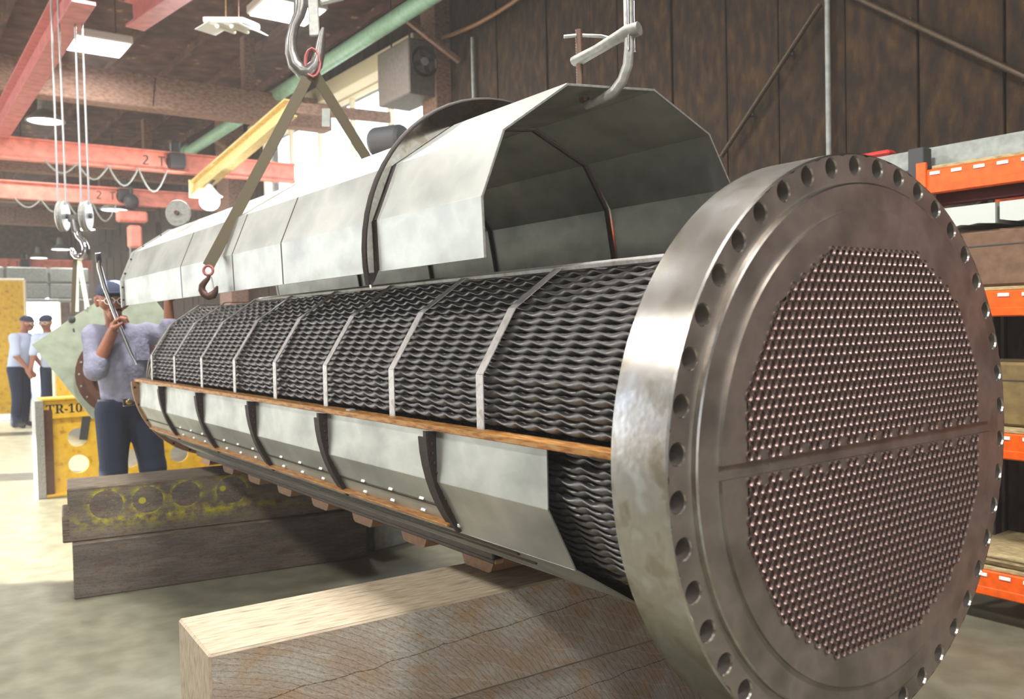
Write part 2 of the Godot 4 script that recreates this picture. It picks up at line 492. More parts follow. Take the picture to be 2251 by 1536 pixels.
func build_bundle() -> void:
	HX = thing("heat_exchanger_bundle", "large steel tube bundle with bolted round flange resting on timber blocks", "heat exchanger", Vector3(0, HC, 0))
	# --- flange: a thick ring with 44 through holes
	var ro := 0.648
	var ri := 0.5835
	var rb := 0.62
	var rh := 0.0225
	var th := 0.15
	var s := st()
	var nh := 44
	var inner := 0.575
	var outer := ro - 0.004
	for h in nh:
		var a0 := PI / 2 + (h + 0.5) * TAU / nh
		var c := Vector2(cos(a0), sin(a0)) * rb
		var hs := st()
		var ch := st()
		var n := 28
		for k in n:
			var q := []
			var hp := []
			for kk in [k, k + 1]:
				var a: float = TAU * kk / n
				var d := Vector2(cos(a), sin(a))
				hp.append(c + (d.x * Vector2(cos(a0), sin(a0)) + d.y * Vector2(-sin(a0), cos(a0))) * rh)
				# hit the sector's edge in (radius, angle) space
				var du := (outer - rb) if d.x > 0 else (rb - inner)
				var dv := PI / nh * rb
				var f := minf(du / maxf(absf(d.x), 1e-5), dv / maxf(absf(d.y), 1e-5))
				var rr := rb + d.x * f
				var aa := a0 + d.y * f / rb
				q.append(Vector2(cos(aa), sin(aa)) * rr)
			for side in [[0.0, 1.0], [-th, -1.0]]:
				var nn := Vector3(0, 0, side[1])
				var A := Vector3(hp[0].x, hp[0].y, side[0])
				var B := Vector3(hp[1].x, hp[1].y, side[0])
				var C := Vector3(q[1].x, q[1].y, side[0])
				var D := Vector3(q[0].x, q[0].y, side[0])
				quad(s, A, B, C, D, nn)
			var na := Vector3(c.x - hp[0].x, c.y - hp[0].y, 0).normalized()
			var nb := Vector3(c.x - hp[1].x, c.y - hp[1].y, 0).normalized()
			var P0 := Vector3(hp[0].x, hp[0].y, 0)
			var P1 := Vector3(hp[1].x, hp[1].y, 0)
			var B0 := P0 - Vector3(0, 0, th)
			var B1 := P1 - Vector3(0, 0, th)
			var in0 := P0 + na * 0.0022 - Vector3(0, 0, 0.004)
			var in1 := P1 + nb * 0.0022 - Vector3(0, 0, 0.004)
			var ka := (na + Vector3(0, 0, 0.6)).normalized()
			var kb := (nb + Vector3(0, 0, 0.6)).normalized()
			tri(ch, P0, P1, in1, ka, kb, kb); tri(ch, P0, in1, in0, ka, kb, ka)
			B0 += na * 0.0022; B1 += nb * 0.0022
			tri(hs, in0, in1, B1, na, nb, nb); tri(hs, in0, B1, B0, na, nb, na)
		var bh := put("bolt_hole", hs, M.flange_face, HX)
		put("chamfer", ch, M.flange_rim, bh)
	put("flange_ring", s, M.flange_face, HX)
	s = st()
	lathe(s, [Vector2(ro - 0.004, -th), Vector2(ro, -th + 0.004), Vector2(ro, -0.004), Vector2(ro - 0.004, 0)], Transform3D.IDENTITY, 160)
	put("flange_rim", s, M.flange_rim, HX)
	# --- raised faces
	s = st()
	lathe(s, [Vector2(ri - 0.005, 0.013), Vector2(0.0, 0.013)], Transform3D.IDENTITY, 160)
	put("raised_face", s, M.flange_face, HX)
	s = st()
	lathe(s, [Vector2(ri, -0.001), Vector2(ri - 0.001, 0.0105), Vector2(ri - 0.005, 0.013)], Transform3D.IDENTITY, 160)
	put("raised_edge", s, M.flange_rim, HX)
	var fh := [[0.0141, 0.449], [0.15, 0.449], [0.323, 0.337], [0.43, 0.168]]
	for sg in [1.0, -1.0]:
		# each half: a half disc with the tube field left open
		var poly := PackedVector2Array()
		var r2 := 0.523
		var a_lo := asin(0.014 / r2)
		for k in 61:
			var a := lerpf(a_lo, PI - a_lo, k / 60.0)
			poly.append(Vector2(cos(a) * r2, sg * sin(a) * r2))
		# pad of solid metal round the tube field, in strips between field edge and disc edge
		s = st()
		var zf := 0.0215
		var zb := 0.0125
		prism_half(s, sg, r2, a_lo, fh, zf)
		put("tube_sheet", s, M.flange_face, HX)
		s = st()
		for k in poly.size():
			var a := poly[k]
			var b := poly[(k + 1) % poly.size()]
			var na := Vector3(a.x, a.y, 0).normalized() if k < 60 else Vector3(0, -sg, 0)
			var nb := Vector3(b.x, b.y, 0).normalized() if k < 60 else Vector3(0, -sg, 0)
			tri(s, Vector3(a.x, a.y, zb), Vector3(b.x, b.y, zb), Vector3(b.x, b.y, zf), na, nb, nb)
			tri(s, Vector3(a.x, a.y, zb), Vector3(b.x, b.y, zf), Vector3(a.x, a.y, zf), na, nb, na)
		put("tube_sheet_edge", s, M.flange_rim, HX)
	# --- lattice of tubes
	var pts := []
	var blanks := []
	for sg in [1.0, -1.0]:
		for j in 60:
			var y := 0.0245 + j * ROW
			var hw := half_width(y)
			if hw < 0.0: break
			var off := 0.0 if j % 2 == 0 else PITCH / 2
			var i0 := int(floor((hw + off) / PITCH))
			for i in range(-i0 - 1, i0 + 2):
				var x := i * PITCH + off
				if absf(x) > hw: continue
				if j == 0 and posmod(i, 3) == 0:
					blanks.append([Vector2(x, sg * y), i, j, hw]); continue
				pts.append([Vector2(x, sg * y), i, j, hw])
	s = st()
	for k in 6:
		var a := TAU * k / 6 + PI / 6
		var b := TAU * (k + 1) / 6 + PI / 6
		ftri(s, Vector3.ZERO, Vector3(cos(a), sin(a), 0) * PITCH * 0.578, Vector3(cos(b), sin(b), 0) * PITCH * 0.578, Vector3(0, 0, 1))
	var land: ArrayMesh = s.commit()
	for q in blanks:
		put("blank_land", land, M.flange_face, HX).position = Vector3(q[0].x, q[0].y, 0.0217)
	# tube ends: a lip with an open bore, set in a cell of the tube sheet
	var cell := st()
	var ro_t := 0.0098
	var ri_t := 0.0072
	var nseg := 12
	for k in nseg:
		var a := TAU * k / nseg
		var b := TAU * (k + 1) / nseg
		var va := Vector3(cos(a), sin(a), 0)
		var vb := Vector3(cos(b), sin(b), 0)
		var f := Vector3(0, 0, 0.003)
		tri(cell, va * ro_t, vb * ro_t, vb * ro_t + f, va, vb, vb); tri(cell, va * ro_t, vb * ro_t + f, va * ro_t + f, va, vb, va)
		var c2 := Vector3(0, 0, -0.0012)
		var ca := (Vector3(0, 0, 1) - va * 1.1).normalized()
		var cb := (Vector3(0, 0, 1) - vb * 1.1).normalized()
		tri(cell, va * ro_t + f, vb * ro_t + f, vb * ri_t + c2, ca, cb, cb); tri(cell, va * ro_t + f, vb * ri_t + c2, va * ri_t + c2, ca, cb, ca)
	var cellm: ArrayMesh = cell.commit()
	var borem := st()
	for k in nseg:
		var a := TAU * k / nseg
		var b := TAU * (k + 1) / nseg
		var va := Vector3(cos(a), sin(a), 0)
		var vb := Vector3(cos(b), sin(b), 0)
		var d0 := Vector3(0, 0, -0.0012)
		var d1 := Vector3(0, 0, -0.16)
		tri(borem, va * ri_t + d0, vb * ri_t + d0, vb * ri_t + d1, -va, -vb, -vb); tri(borem, va * ri_t + d0, vb * ri_t + d1, va * ri_t + d1, -va, -vb, -va)
		ftri(borem, d1, va * ri_t + d1, vb * ri_t + d1, Vector3(0, 0, 1))
	cellm = borem.commit(cellm)
	var landm := st()
	for k in nseg:
		var a := TAU * k / nseg
		var b := TAU * (k + 1) / nseg
		var ra := PITCH / 2 / cos(fposmod(a + PI / 6, PI / 3) - PI / 6) * 1.005
		var rbb := PITCH / 2 / cos(fposmod(b + PI / 6, PI / 3) - PI / 6) * 1.005
		quad(landm, Vector3(cos(a), sin(a), 0) * ro_t, Vector3(cos(b), sin(b), 0) * ro_t, Vector3(cos(b), sin(b), 0) * rbb, Vector3(cos(a), sin(a), 0) * ra, Vector3(0, 0, 1))
	cellm = landm.commit(cellm)
	cellm.surface_set_material(0, M.tube_lip); cellm.surface_set_material(1, M.tube_lip); cellm.surface_set_material(2, M.flange_face)
	var eye := Vector2(-1.78, 0.285)
	var order := pts.duplicate()
	order.sort_custom(func(a, b): return (a[0] - eye).length() < (b[0] - eye).length())
	var rest := []
	for n in order.size():
		var p: Vector2 = order[n][0]
		if n < 300:
			var o := MeshInstance3D.new()
			o.mesh = cellm; o.name = "tube_end"; o.position = Vector3(p.x, p.y, 0.0217)
			HX.add_child(o, true)
		else:
			rest.append(p)
	var mm := MultiMesh.new()
	mm.transform_format = MultiMesh.TRANSFORM_3D
	mm.mesh = cellm; mm.instance_count = rest.size()
	for n in rest.size():
		mm.set_instance_transform(n, Transform3D(Basis.IDENTITY, Vector3(rest[n].x, rest[n].y, 0.0217)))
	var mi := MultiMeshInstance3D.new()
	mi.multimesh = mm; mi.name = "tube_ends"; mi.set_meta("kind", "stuff")
	HX.add_child(mi)
	# --- twisted oval tubes: straight runs share one mesh
	var zend := -4.42
	var tw := twisted_tube(-th, zend, 0.0108, 0.0055, 0.174)
	var bends := {}
	var inner_pts := []
	for q in pts + blanks:
		var p: Vector2 = q[0]
		var hw: float = q[3]
		var depth_side := hw + p.x                       # distance in from the left edge of the field
		var outer_one: bool = (depth_side < 0.034) or (half_width(absf(p.y) + 1.9 * ROW) < absf(p.x) and p.x < 0.2)
		if outer_one:
			var o := put("tube", tw, M.tube_steel, HX)
			o.position = Vector3(p.x, p.y, 0)
			if p.y > 0.0:
				var j: int = q[2]
				if not bends.has(j):
					var b := st()
					var path := []
					for k in 19:
						var a := PI * k / 18.0
						path.append(Vector3(0, p.y * cos(a) - p.y, zend + 0.01 - p.y * sin(a)))
					tube(b, path, 0.0085, 8, 1.0, false)
					bends[j] = b.commit()
				put("u_bend", bends[j], M.tube_steel, o)
		else:
			inner_pts.append(p)
	var m2 := MultiMesh.new()
	m2.transform_format = MultiMesh.TRANSFORM_3D
	m2.mesh = tw; m2.instance_count = inner_pts.size()
	for n in inner_pts.size():
		m2.set_instance_transform(n, Transform3D(Basis.IDENTITY, Vector3(inner_pts[n].x, inner_pts[n].y, 0)))
	var mi2 := MultiMeshInstance3D.new()
	mi2.multimesh = m2; mi2.name = "inner_tubes"; mi2.material_override = M.tube_steel; mi2.set_meta("kind", "stuff")
	HX.add_child(mi2)
	# --- bands round the bundle
	for zc in [-0.86, -1.361, -1.868, -2.367, -2.868, -3.366, -3.862, -4.352]:
		s = st()
		var pr := [Vector2(-0.467, 0.0), Vector2(-0.467, 0.153), Vector2(-0.352, 0.333), Vector2(-0.178, 0.45), Vector2(0.178, 0.45), Vector2(0.352, 0.333), Vector2(0.467, 0.153), Vector2(0.467, 0.0)]
		for k in pr.size() - 1:
			var a: Vector2 = pr[k]
			var b: Vector2 = pr[k + 1]
			var t := (b - a).normalized()
			var nn := Vector3(-t.y, t.x, 0)
			bar(s, Vector3(a.x, a.y, zc), Vector3(b.x, b.y, zc), 0.034, 0.003, 0.0, nn)
		put("strap", s, M.strap, HX)
	# --- rusty side bars on the lane plane
	for sg in [-1.0, 1.0]:
		s = st()
		box(s, Vector3(sg * 0.478, -0.005, (-th - 4.63) / 2), Vector3(0.056, 0.0175, 4.63 - th), 0.0015)
		put("side_bar", s, M.rust_bar, HX)
	# seal strip along the upper shoulder
	s = st()
	box(s, Vector3(-0.168, 0.449, -1.75), Vector3(0.03, 0.014, 3.2), 0.002, Basis(Vector3(0, 0, 1), 0.3))
	put("seal_strip", s, M.strap, HX)
	# end plate of the bundle behind the bends
	part_box("bar_nut", Vector3(-0.478, 0.0, -1.64), Vector3(0.025, 0.02, 0.03), "cast_grey", HX, 0.003)

func prism_half(s: SurfaceTool, sg: float, r2: float, a_lo: float, fh: Array, zf: float) -> void:
	# flat face between the tube field's outline and the half disc's edge
	var inn := [Vector2(fh[0][1], fh[0][0])]
	for f in fh: inn.append(Vector2(f[1], f[0]))
	var full := []
	for k in range(1, inn.size()): full.append(inn[k])
	for k in range(inn.size() - 1, 0, -1): full.append(Vector2(-inn[k].x, inn[k].y))
	var poly := PackedVector2Array()
	for k in 61:
		var a := lerpf(a_lo, PI - a_lo, k / 60.0)
		poly.append(Vector2(cos(a) * r2, sin(a) * r2))
	# go back along the field's outline from left to right
	for k in range(full.size() - 1, -1, -1): poly.append(full[k])
	# close the gap below the field on both sides: outline starts at the groove edge
	var idx := Geometry2D.triangulate_polygon(poly)
	for i in range(0, idx.size(), 3):
		var v := []
		for k in 3:
			var p := poly[idx[i + k]]
			v.append(Vector3(p.x, p.y * sg, zf))
		ftri(s, v[0], v[1], v[2], Vector3(0, 0, 1))
	# the strip between groove and field
	quad(s, Vector3(-0.45, sg * 0.0141, zf), Vector3(0.45, sg * 0.0141, zf), Vector3(0.45, sg * 0.0205, zf), Vector3(-0.45, sg * 0.0205, zf), Vector3(0, 0, 1))

func twisted_tube(z0: float, z1: float, a: float, b: float, pitch: float) -> ArrayMesh:
	var sides := 10
	var n := int(absf(z1 - z0) / (pitch / 24.0))
	var v := PackedVector3Array()
	var nm := PackedVector3Array()
	var ix := PackedInt32Array()
	for i in n + 1:
		var z := lerpf(z0, z1, float(i) / n)
		var tw := TAU * z / pitch
		for k in sides:
			var t := TAU * k / sides
			var p := Vector2(a * cos(t), b * sin(t)).rotated(tw)
			var q := Vector2(cos(t) / a, sin(t) / b).rotated(tw).normalized()
			v.append(Vector3(p.x, p.y, z)); nm.append(Vector3(q.x, q.y, 0))
	for i in n:
		for k in sides:
			var j := (k + 1) % sides
			var A := i * sides + k
			var B := i * sides + j
			var C := (i + 1) * sides + j
			var D := (i + 1) * sides + k
			ix.append_array(PackedInt32Array([A, B, C, A, C, D]))
	# smooth normals from the surface itself
	var acc := PackedVector3Array()
	acc.resize(v.size())
	for i in range(0, ix.size(), 3):
		var fn := (v[ix[i + 1]] - v[ix[i]]).cross(v[ix[i + 2]] - v[ix[i]])
		for k in 3: acc[ix[i + k]] += fn
	for i in v.size():
		var an := acc[i].normalized()
		nm[i] = an if an.dot(nm[i]) > 0.0 else -an
	var arr := []
	arr.resize(Mesh.ARRAY_MAX)
	arr[Mesh.ARRAY_VERTEX] = v; arr[Mesh.ARRAY_NORMAL] = nm; arr[Mesh.ARRAY_INDEX] = ix
	var m := ArrayMesh.new()
	m.add_surface_from_arrays(Mesh.PRIMITIVE_TRIANGLES, arr)
	return m

# ---------------------------------------------------------------- lower shroud (part of the bundle)
func arc_poly(inner: Array, r: float, c: Vector2, a0: float, a1: float, n := 16) -> PackedVector2Array:
	var p := PackedVector2Array()
	for k in n + 1:
		var a := lerpf(a0, a1, float(k) / n)
		p.append(c + Vector2(cos(a), sin(a)) * r)
	for q in inner: p.append(q)
	return p

func build_lower_shroud() -> void:
	var z0 := -0.557
	var z1 := -4.63
	var pr := [Vector2(-0.478, -0.018), Vector2(-0.478, -0.166), Vector2(-0.394, -0.33), Vector2(-0.19, -0.455), Vector2(0.19, -0.455), Vector2(0.394, -0.33), Vector2(0.478, -0.166), Vector2(0.478, -0.018)]
	for k in pr.size() - 1:
		var a: Vector2 = pr[k]
		var b: Vector2 = pr[k + 1]
		var t := (b - a).normalized()
		var s := st()
		var o := t * 0.001
		var c := (a + b) / 2
		box(s, Vector3(c.x, c.y, (z0 + z1) / 2), Vector3((b - a).length() + 0.003, 0.004, z0 - z1), 0.0, Basis(Vector3(t.x, t.y, 0), Vector3(-t.y, t.x, 0), Vector3(0, 0, 1)))
		put("shroud_panel", s, M.sheet, HX)
	# crescent ribs on the near side, cut to the round envelope
	for zc in [-1.09, -1.845, -2.58, -3.33, -4.04]:
		var s := st()
		var inner := [Vector2(-0.398, -0.325), Vector2(-0.4795, -0.167), Vector2(-0.4795, -0.02)]
		prism(s, arc_poly(inner, 0.515, Vector2(0.0, -0.015), PI + 0.0, PI + 0.655), Transform3D(Basis.IDENTITY, Vector3(0, 0, zc)), 0.016)
		# backing flange of the rib
		for k in 7:
			var a := PI + lerpf(0.04, 0.64, k / 7.0)
			var b := PI + lerpf(0.04, 0.64, (k + 1) / 7.0)
			bar(s, Vector3(cos(a), sin(a), 0) * 0.508 + Vector3(0, -0.015, zc - 0.012), Vector3(cos(b), sin(b), 0) * 0.508 + Vector3(0, -0.015, zc - 0.012), 0.052, 0.005, 0.0, Vector3(cos(a), sin(a), 0))
		var rib := put("rib", s, M.dark_rib, HX)
		s = st()
		ball(s, Vector3(-0.404, -0.305, zc + 0.006), Vector3(0.014, 0.012, 0.018), 5, 8)
		put("weld_bead", s, M.weld, rib)
		s = st()
		for k in 10:
			var a := PI + lerpf(0.08, 0.6, k / 9.0)
			ball(s, Vector3(cos(a), sin(a), 0) * 0.497 + Vector3(0, -0.015, zc + 0.017), Vector3(0.004, 0.007, 0.003), 4, 6)
		put("weld_seam", s, M.rail, rib)
	# round end plate at the far end
	var s := st()
	var inn := []
	for k in range(pr.size()): inn.append(pr[k] * 0.985)
	inn.reverse()
	prism(s, arc_poly(inn, 0.522, Vector2.ZERO, PI + 0.03, TAU - 0.03, 40), Transform3D(Basis.IDENTITY, Vector3(0, 0, -4.65)), 0.018)
	var ep := put("end_plate", s, M.tan_lug, HX)
	for k in 7:
		var a := PI + 0.1 + k * 0.22
		s = st()
		lathe(s, [Vector2(0.008, 0), Vector2(0.007, 0.004), Vector2(0, 0.004)], Transform3D(Basis.IDENTITY, Vector3(cos(a) * 0.507, sin(a) * 0.507, -4.632)), 8)
		put("bolt", s, M.black, ep)
	# angle bar along the rib feet, with pairs of clips above it
	s = st()
	box(s, Vector3(-0.412, -0.303, (-1.1 - 4.6) / 2), Vector3(0.045, 0.007, 3.5), 0.001, Basis(Vector3(0, 0, 1), 0.25))
	box(s, Vector3(-0.392, -0.318, (-1.1 - 4.6) / 2), Vector3(0.006, 0.03, 3.5), 0.001)
	put("angle_bar", s, M.rust_bar, HX)
	s = st()
	box(s, Vector3(0, 0, 0), Vector3(0.003, 0.012, 0.026), 0.001, Basis(Vector3(0, 0, 1), -0.47))
	var clip: ArrayMesh = s.commit()
	for g in [-1.09, -1.845, -2.58, -3.33]:
		for k in 3:
			for row in 2:
				var z: float = g - 0.14 - k * 0.2 - row * 0.03
				var f := 0.45 + row * 0.27
				var p := Vector2(-0.478, -0.166).lerp(Vector2(-0.394, -0.33), f) + Vector2(-0.003, -0.001)
				var o := put("clip", clip, M.weld, HX)
				o.position = Vector3(p.x, p.y, z)
	# strip seam between the clips
	s = st()
	bar(s, Vector3(-0.439, -0.252, -1.12), Vector3(-0.439, -0.252, -4.6), 0.006, 0.004, 0.0, Vector3(-0.88, -0.47, 0))
	put("seam_strip", s, M.rail, HX)
	# dark runner rails under the shroud and the ribbed skid plate
	for q in [[0.1, 0.014], [0.4, 0.01]]:
		s = st()
		var p := Vector2(-0.394, -0.33).lerp(Vector2(-0.19, -0.455), q[0]) + Vector2(-0.52, -0.85) * 0.004
		box(s, Vector3(p.x, p.y, -2.72), Vector3(q[1], 0.008, 3.8), 0.003, Basis(Vector3(0, 0, 1), -0.55))
		put("runner_strip", s, M.rail, HX)
	s = st()
	box(s, Vector3(0, -0.485, -2.95), Vector3(0.3, 0.03, 3.35), 0.004)
	box(s, Vector3(-0.13, -0.49, -2.95), Vector3(0.03, 0.05, 3.35), 0.004)
	put("skid_plate", s, M.rail, HX)
	part_box("skid_edge", Vector3(-0.125, -0.507, -2.95), Vector3(0.035, 0.016, 3.36), "tan_lug", HX, 0.003)
	s = st()
	var lug := PackedVector2Array([Vector2(-0.12, 0.05), Vector2(-0.085, -0.022), Vector2(-0.07, -0.03), Vector2(0.07, -0.03), Vector2(0.085, -0.022), Vector2(0.12, 0.05)])
	prism(s, lug, Transform3D(Basis(Vector3(0, 0, -1), Vector3(0, 1, 0), Vector3(1, 0, 0)), Vector3(-0.11, 0, 0)), 0.22)
	var lm: ArrayMesh = s.commit()
	for k in 8:
		var o := put("skid_lug", lm, M.tan_lug, HX)
		o.position = Vector3(0, -0.537, -1.43 - k * 0.447)

# ---------------------------------------------------------------- the upper shroud, lifted
func build_cover() -> void:
	var cv := thing("shroud_cover", "pale sheet metal half shroud hanging over the tube bundle from a sling", "shroud", Vector3(0.012, 1.9, 0))
	cv.rotation_degrees.z = 5.5
	var pr := [Vector2(-0.515, -0.205), Vector2(-0.505, -0.045), Vector2(-0.412, 0.13), Vector2(-0.175, 0.26), Vector2(0.175, 0.26), Vector2(0.412, 0.13), Vector2(0.505, -0.045), Vector2(0.525, -0.31)]
	for sec in [[-0.80, -1.39], [-1.42, -4.9]]:
		for k in pr.size() - 1:
			var a: Vector2 = pr[k]
			var b: Vector2 = pr[k + 1]
			var t := (b - a).normalized()
			var c := (a + b) / 2
			var bs := Basis(Vector3(t.x, t.y, 0), Vector3(-t.y, t.x, 0), Vector3(0, 0, 1))
			var s := st()
			box(s, Vector3(c.x, c.y, (sec[0] + sec[1]) / 2) + bs.y * 0.002, Vector3((b - a).length() + 0.004, 0.004, sec[0] - sec[1]), 0.001, bs)
			var o := put("panel", s, M.sheet, cv)
			s = st()
			box(s, Vector3(c.x, c.y, (sec[0] + sec[1]) / 2) - bs.y * 0.001, Vector3((b - a).length() - 0.002, 0.002, sec[0] - sec[1] - 0.004), 0.0, bs)
			put("inner_skin", s, M.sheet, o)
	# round hoop plate standing proud of the shell
	var s := st()
	var inner := []
	for k in range(pr.size() - 1, -1, -1): inner.append(pr[k])
	inner.reverse()
	var hp := PackedVector2Array()
	for k in 49:
		var a := lerpf(PI + 0.12, -0.12, k / 48.0)
		hp.append(Vector2(0.0, -0.19) + Vector2(cos(a), sin(a)) * 0.548)
	for k in range(pr.size() - 1, -1, -1): hp.append(pr[k] * 0.99 + Vector2(0, 0.004))
	prism(s, hp, Transform3D(Basis.IDENTITY, Vector3(0, 0, -1.42)), 0.012)
	put("hoop_plate", s, M.polished, cv)
	s = st()
	var path := []
	for k in 33:
		var a := lerpf(PI + 0.1, -0.1, k / 32.0)
		path.append(Vector3(cos(a) * 0.55, -0.19 + sin(a) * 0.55, -1.425))
	tube(s, path, 0.009, 8)
	put("hoop_edge", s, M.dark_rib, cv)
	# stiffener rings inside the shell, and the weld lines that show outside
	for zc in [-1.405, -2.2, -2.78, -3.6]:
		for k in pr.size() - 1:
			var a: Vector2 = pr[k] * 0.985
			var b: Vector2 = pr[k + 1] * 0.985
			var t := (b - a).normalized()
			s = st()
			bar(s, Vector3(a.x, a.y, zc), Vector3(b.x, b.y, zc), 0.012, 0.014, 0.0, Vector3(-t.y, t.x, 0))
			put("stiffener", s, M.dark_rib, cv)
		if zc < -1.5:
			for k in 2:
				var a: Vector2 = pr[k]
				var b: Vector2 = pr[k + 1]
				var t := (b - a).normalized()
				s = st()
				var off := Vector3(-t.y, t.x, 0) * 0.0045
				bar(s, Vector3(a.x, a.y, zc) + off, Vector3(b.x, b.y, zc) + off, 0.007, 0.002, 0.0, off.normalized())
				put("weld_line", s, M.rail, cv)
	# far end flange with bolts
	s = st()
	var ef := PackedVector2Array()
	for k in pr.size(): ef.append(pr[k] * 1.045 + Vector2(0, -0.002))
	for k in range(pr.size() - 1, -1, -1): ef.append(pr[k] * 0.99)
	prism(s, ef, Transform3D(Basis.IDENTITY, Vector3(0, 0, -4.93)), 0.025)
	var fl := put("end_flange", s, M.cast_grey, cv)
	for k in 3:
		for j in 2:
			var p: Vector2 = pr[k].lerp(pr[k + 1], 0.25 + 0.5 * j) * 1.022
			s = st()
			lathe(s, [Vector2(0.007, 0), Vector2(0.006, 0.004), Vector2(0, 0.004)], Transform3D(Basis.IDENTITY, Vector3(p.x, p.y, -4.905)), 8)
			put("bolt", s, M.black, fl)
	# edge strips on the fold lines at the open end
	s = st()
	for k in pr.size() - 1:
		bar(s, Vector3(pr[k].x, pr[k].y, -0.802), Vector3(pr[k + 1].x, pr[k + 1].y, -0.802), 0.006, 0.006)
	put("edge_bead", s, M.cast_grey, cv)
	# round lifting disc near the far top
	var d := thing("steel_disc", "small grey round disc standing on the far top of the lifted shroud", "disc", Vector3(-0.245, 2.125, -4.5))
	s = st()
	lathe(s, [Vector2(0, -0.012), Vector2(0.078, -0.012), Vector2(0.083, 0), Vector2(0.078, 0.012), Vector2(0, 0.012)], Transform3D(Basis(Vector3.UP, -0.7), Vector3(0, 0.083, 0)), 28)
	put("disc", s, M.cast_grey, d)
	s = st()
	lathe(s, [Vector2(0.014, 0.012), Vector2(0.014, 0.03), Vector2(0, 0.03)], Transform3D(Basis(Vector3.UP, -0.7), Vector3(0, 0.083, 0)), 12)
	put("boss", s, M.screw, d)

# ---------------------------------------------------------------- timber cribbing
func face_image(w: int, h: int, fn: Callable) -> ImageTexture:
	var im := Image.create(w, h, false, Image.FORMAT_RGB8)
	for y in h:
		for x in w:
			im.set_pixel(x, y, fn.call(x / float(w), y / float(h)))
	return ImageTexture.create_from_image(im)

func timber(called: String, label: String, at: Vector3, turn: float, size: Vector3, side: Material, top: Material, front: Material, notch := 0.0) -> Node3D:
	# origin at the base, at the left front corner; x along, -z to the back
	var t := thing(called, label, "timber", at, "timbers of the cribbing")
	t.rotation_degrees.y = turn
	var s := st()
	var hl := size / 2.0
	var c := Vector3(hl.x, hl.y, -hl.z)
	var body := ArrayMesh.new()
	var e := 0.006
	# ends, back and bottom, chamfered
	if notch > 0.0:
		box(s, Vector3(hl.x + notch / 2, size.y * 0.75, -hl.z), Vector3(size.x - notch, size.y * 0.5, size.z - 0.002), e)
		box(s, Vector3(hl.x, size.y * 0.25, -hl.z), Vector3(size.x, size.y * 0.5, size.z - 0.002), e)
	else:
		box(s, c, Vector3(size.x, size.y, size.z - 0.002), e)
	s.set_material(side)
	s.commit(body)
	var f := SurfaceTool.new()
	f.begin(Mesh.PRIMITIVE_TRIANGLES)
	var q := [Vector3(notch + e, e, 0), Vector3(size.x - e, e, 0), Vector3(size.x - e, size.y - e, 0), Vector3(notch + e, size.y - e, 0)]
	var uv := [Vector2(0, 1), Vector2(1, 1), Vector2(1, 0), Vector2(0, 0)]
	for k in [0, 2, 1, 0, 3, 2]:
		f.set_normal(Vector3(0, 0, 1)); f.set_uv(uv[k]); f.add_vertex(q[k])
	f.set_material(front)
	f.commit(body)
	var g := st()
	quad(g, Vector3(notch + e, size.y + 0.0005, -e), Vector3(size.x - e, size.y + 0.0005, -e), Vector3(size.x - e, size.y + 0.0005, -size.z + e), Vector3(notch + e, size.y + 0.0005, -size.z + e), Vector3.UP)
	g.set_material(top)
	g.commit(body)
	var o := MeshInstance3D.new()
	o.mesh = body; o.name = "beam"
	t.add_child(o)
	return t

func plain_face(key: String, tex: Texture2D, c := Color.WHITE) -> StandardMaterial3D:
	var m := StandardMaterial3D.new()
	m.resource_name = key
	m.albedo_texture = tex; m.roughness = 0.78; m.albedo_color = c
	M[key] = m
	return m

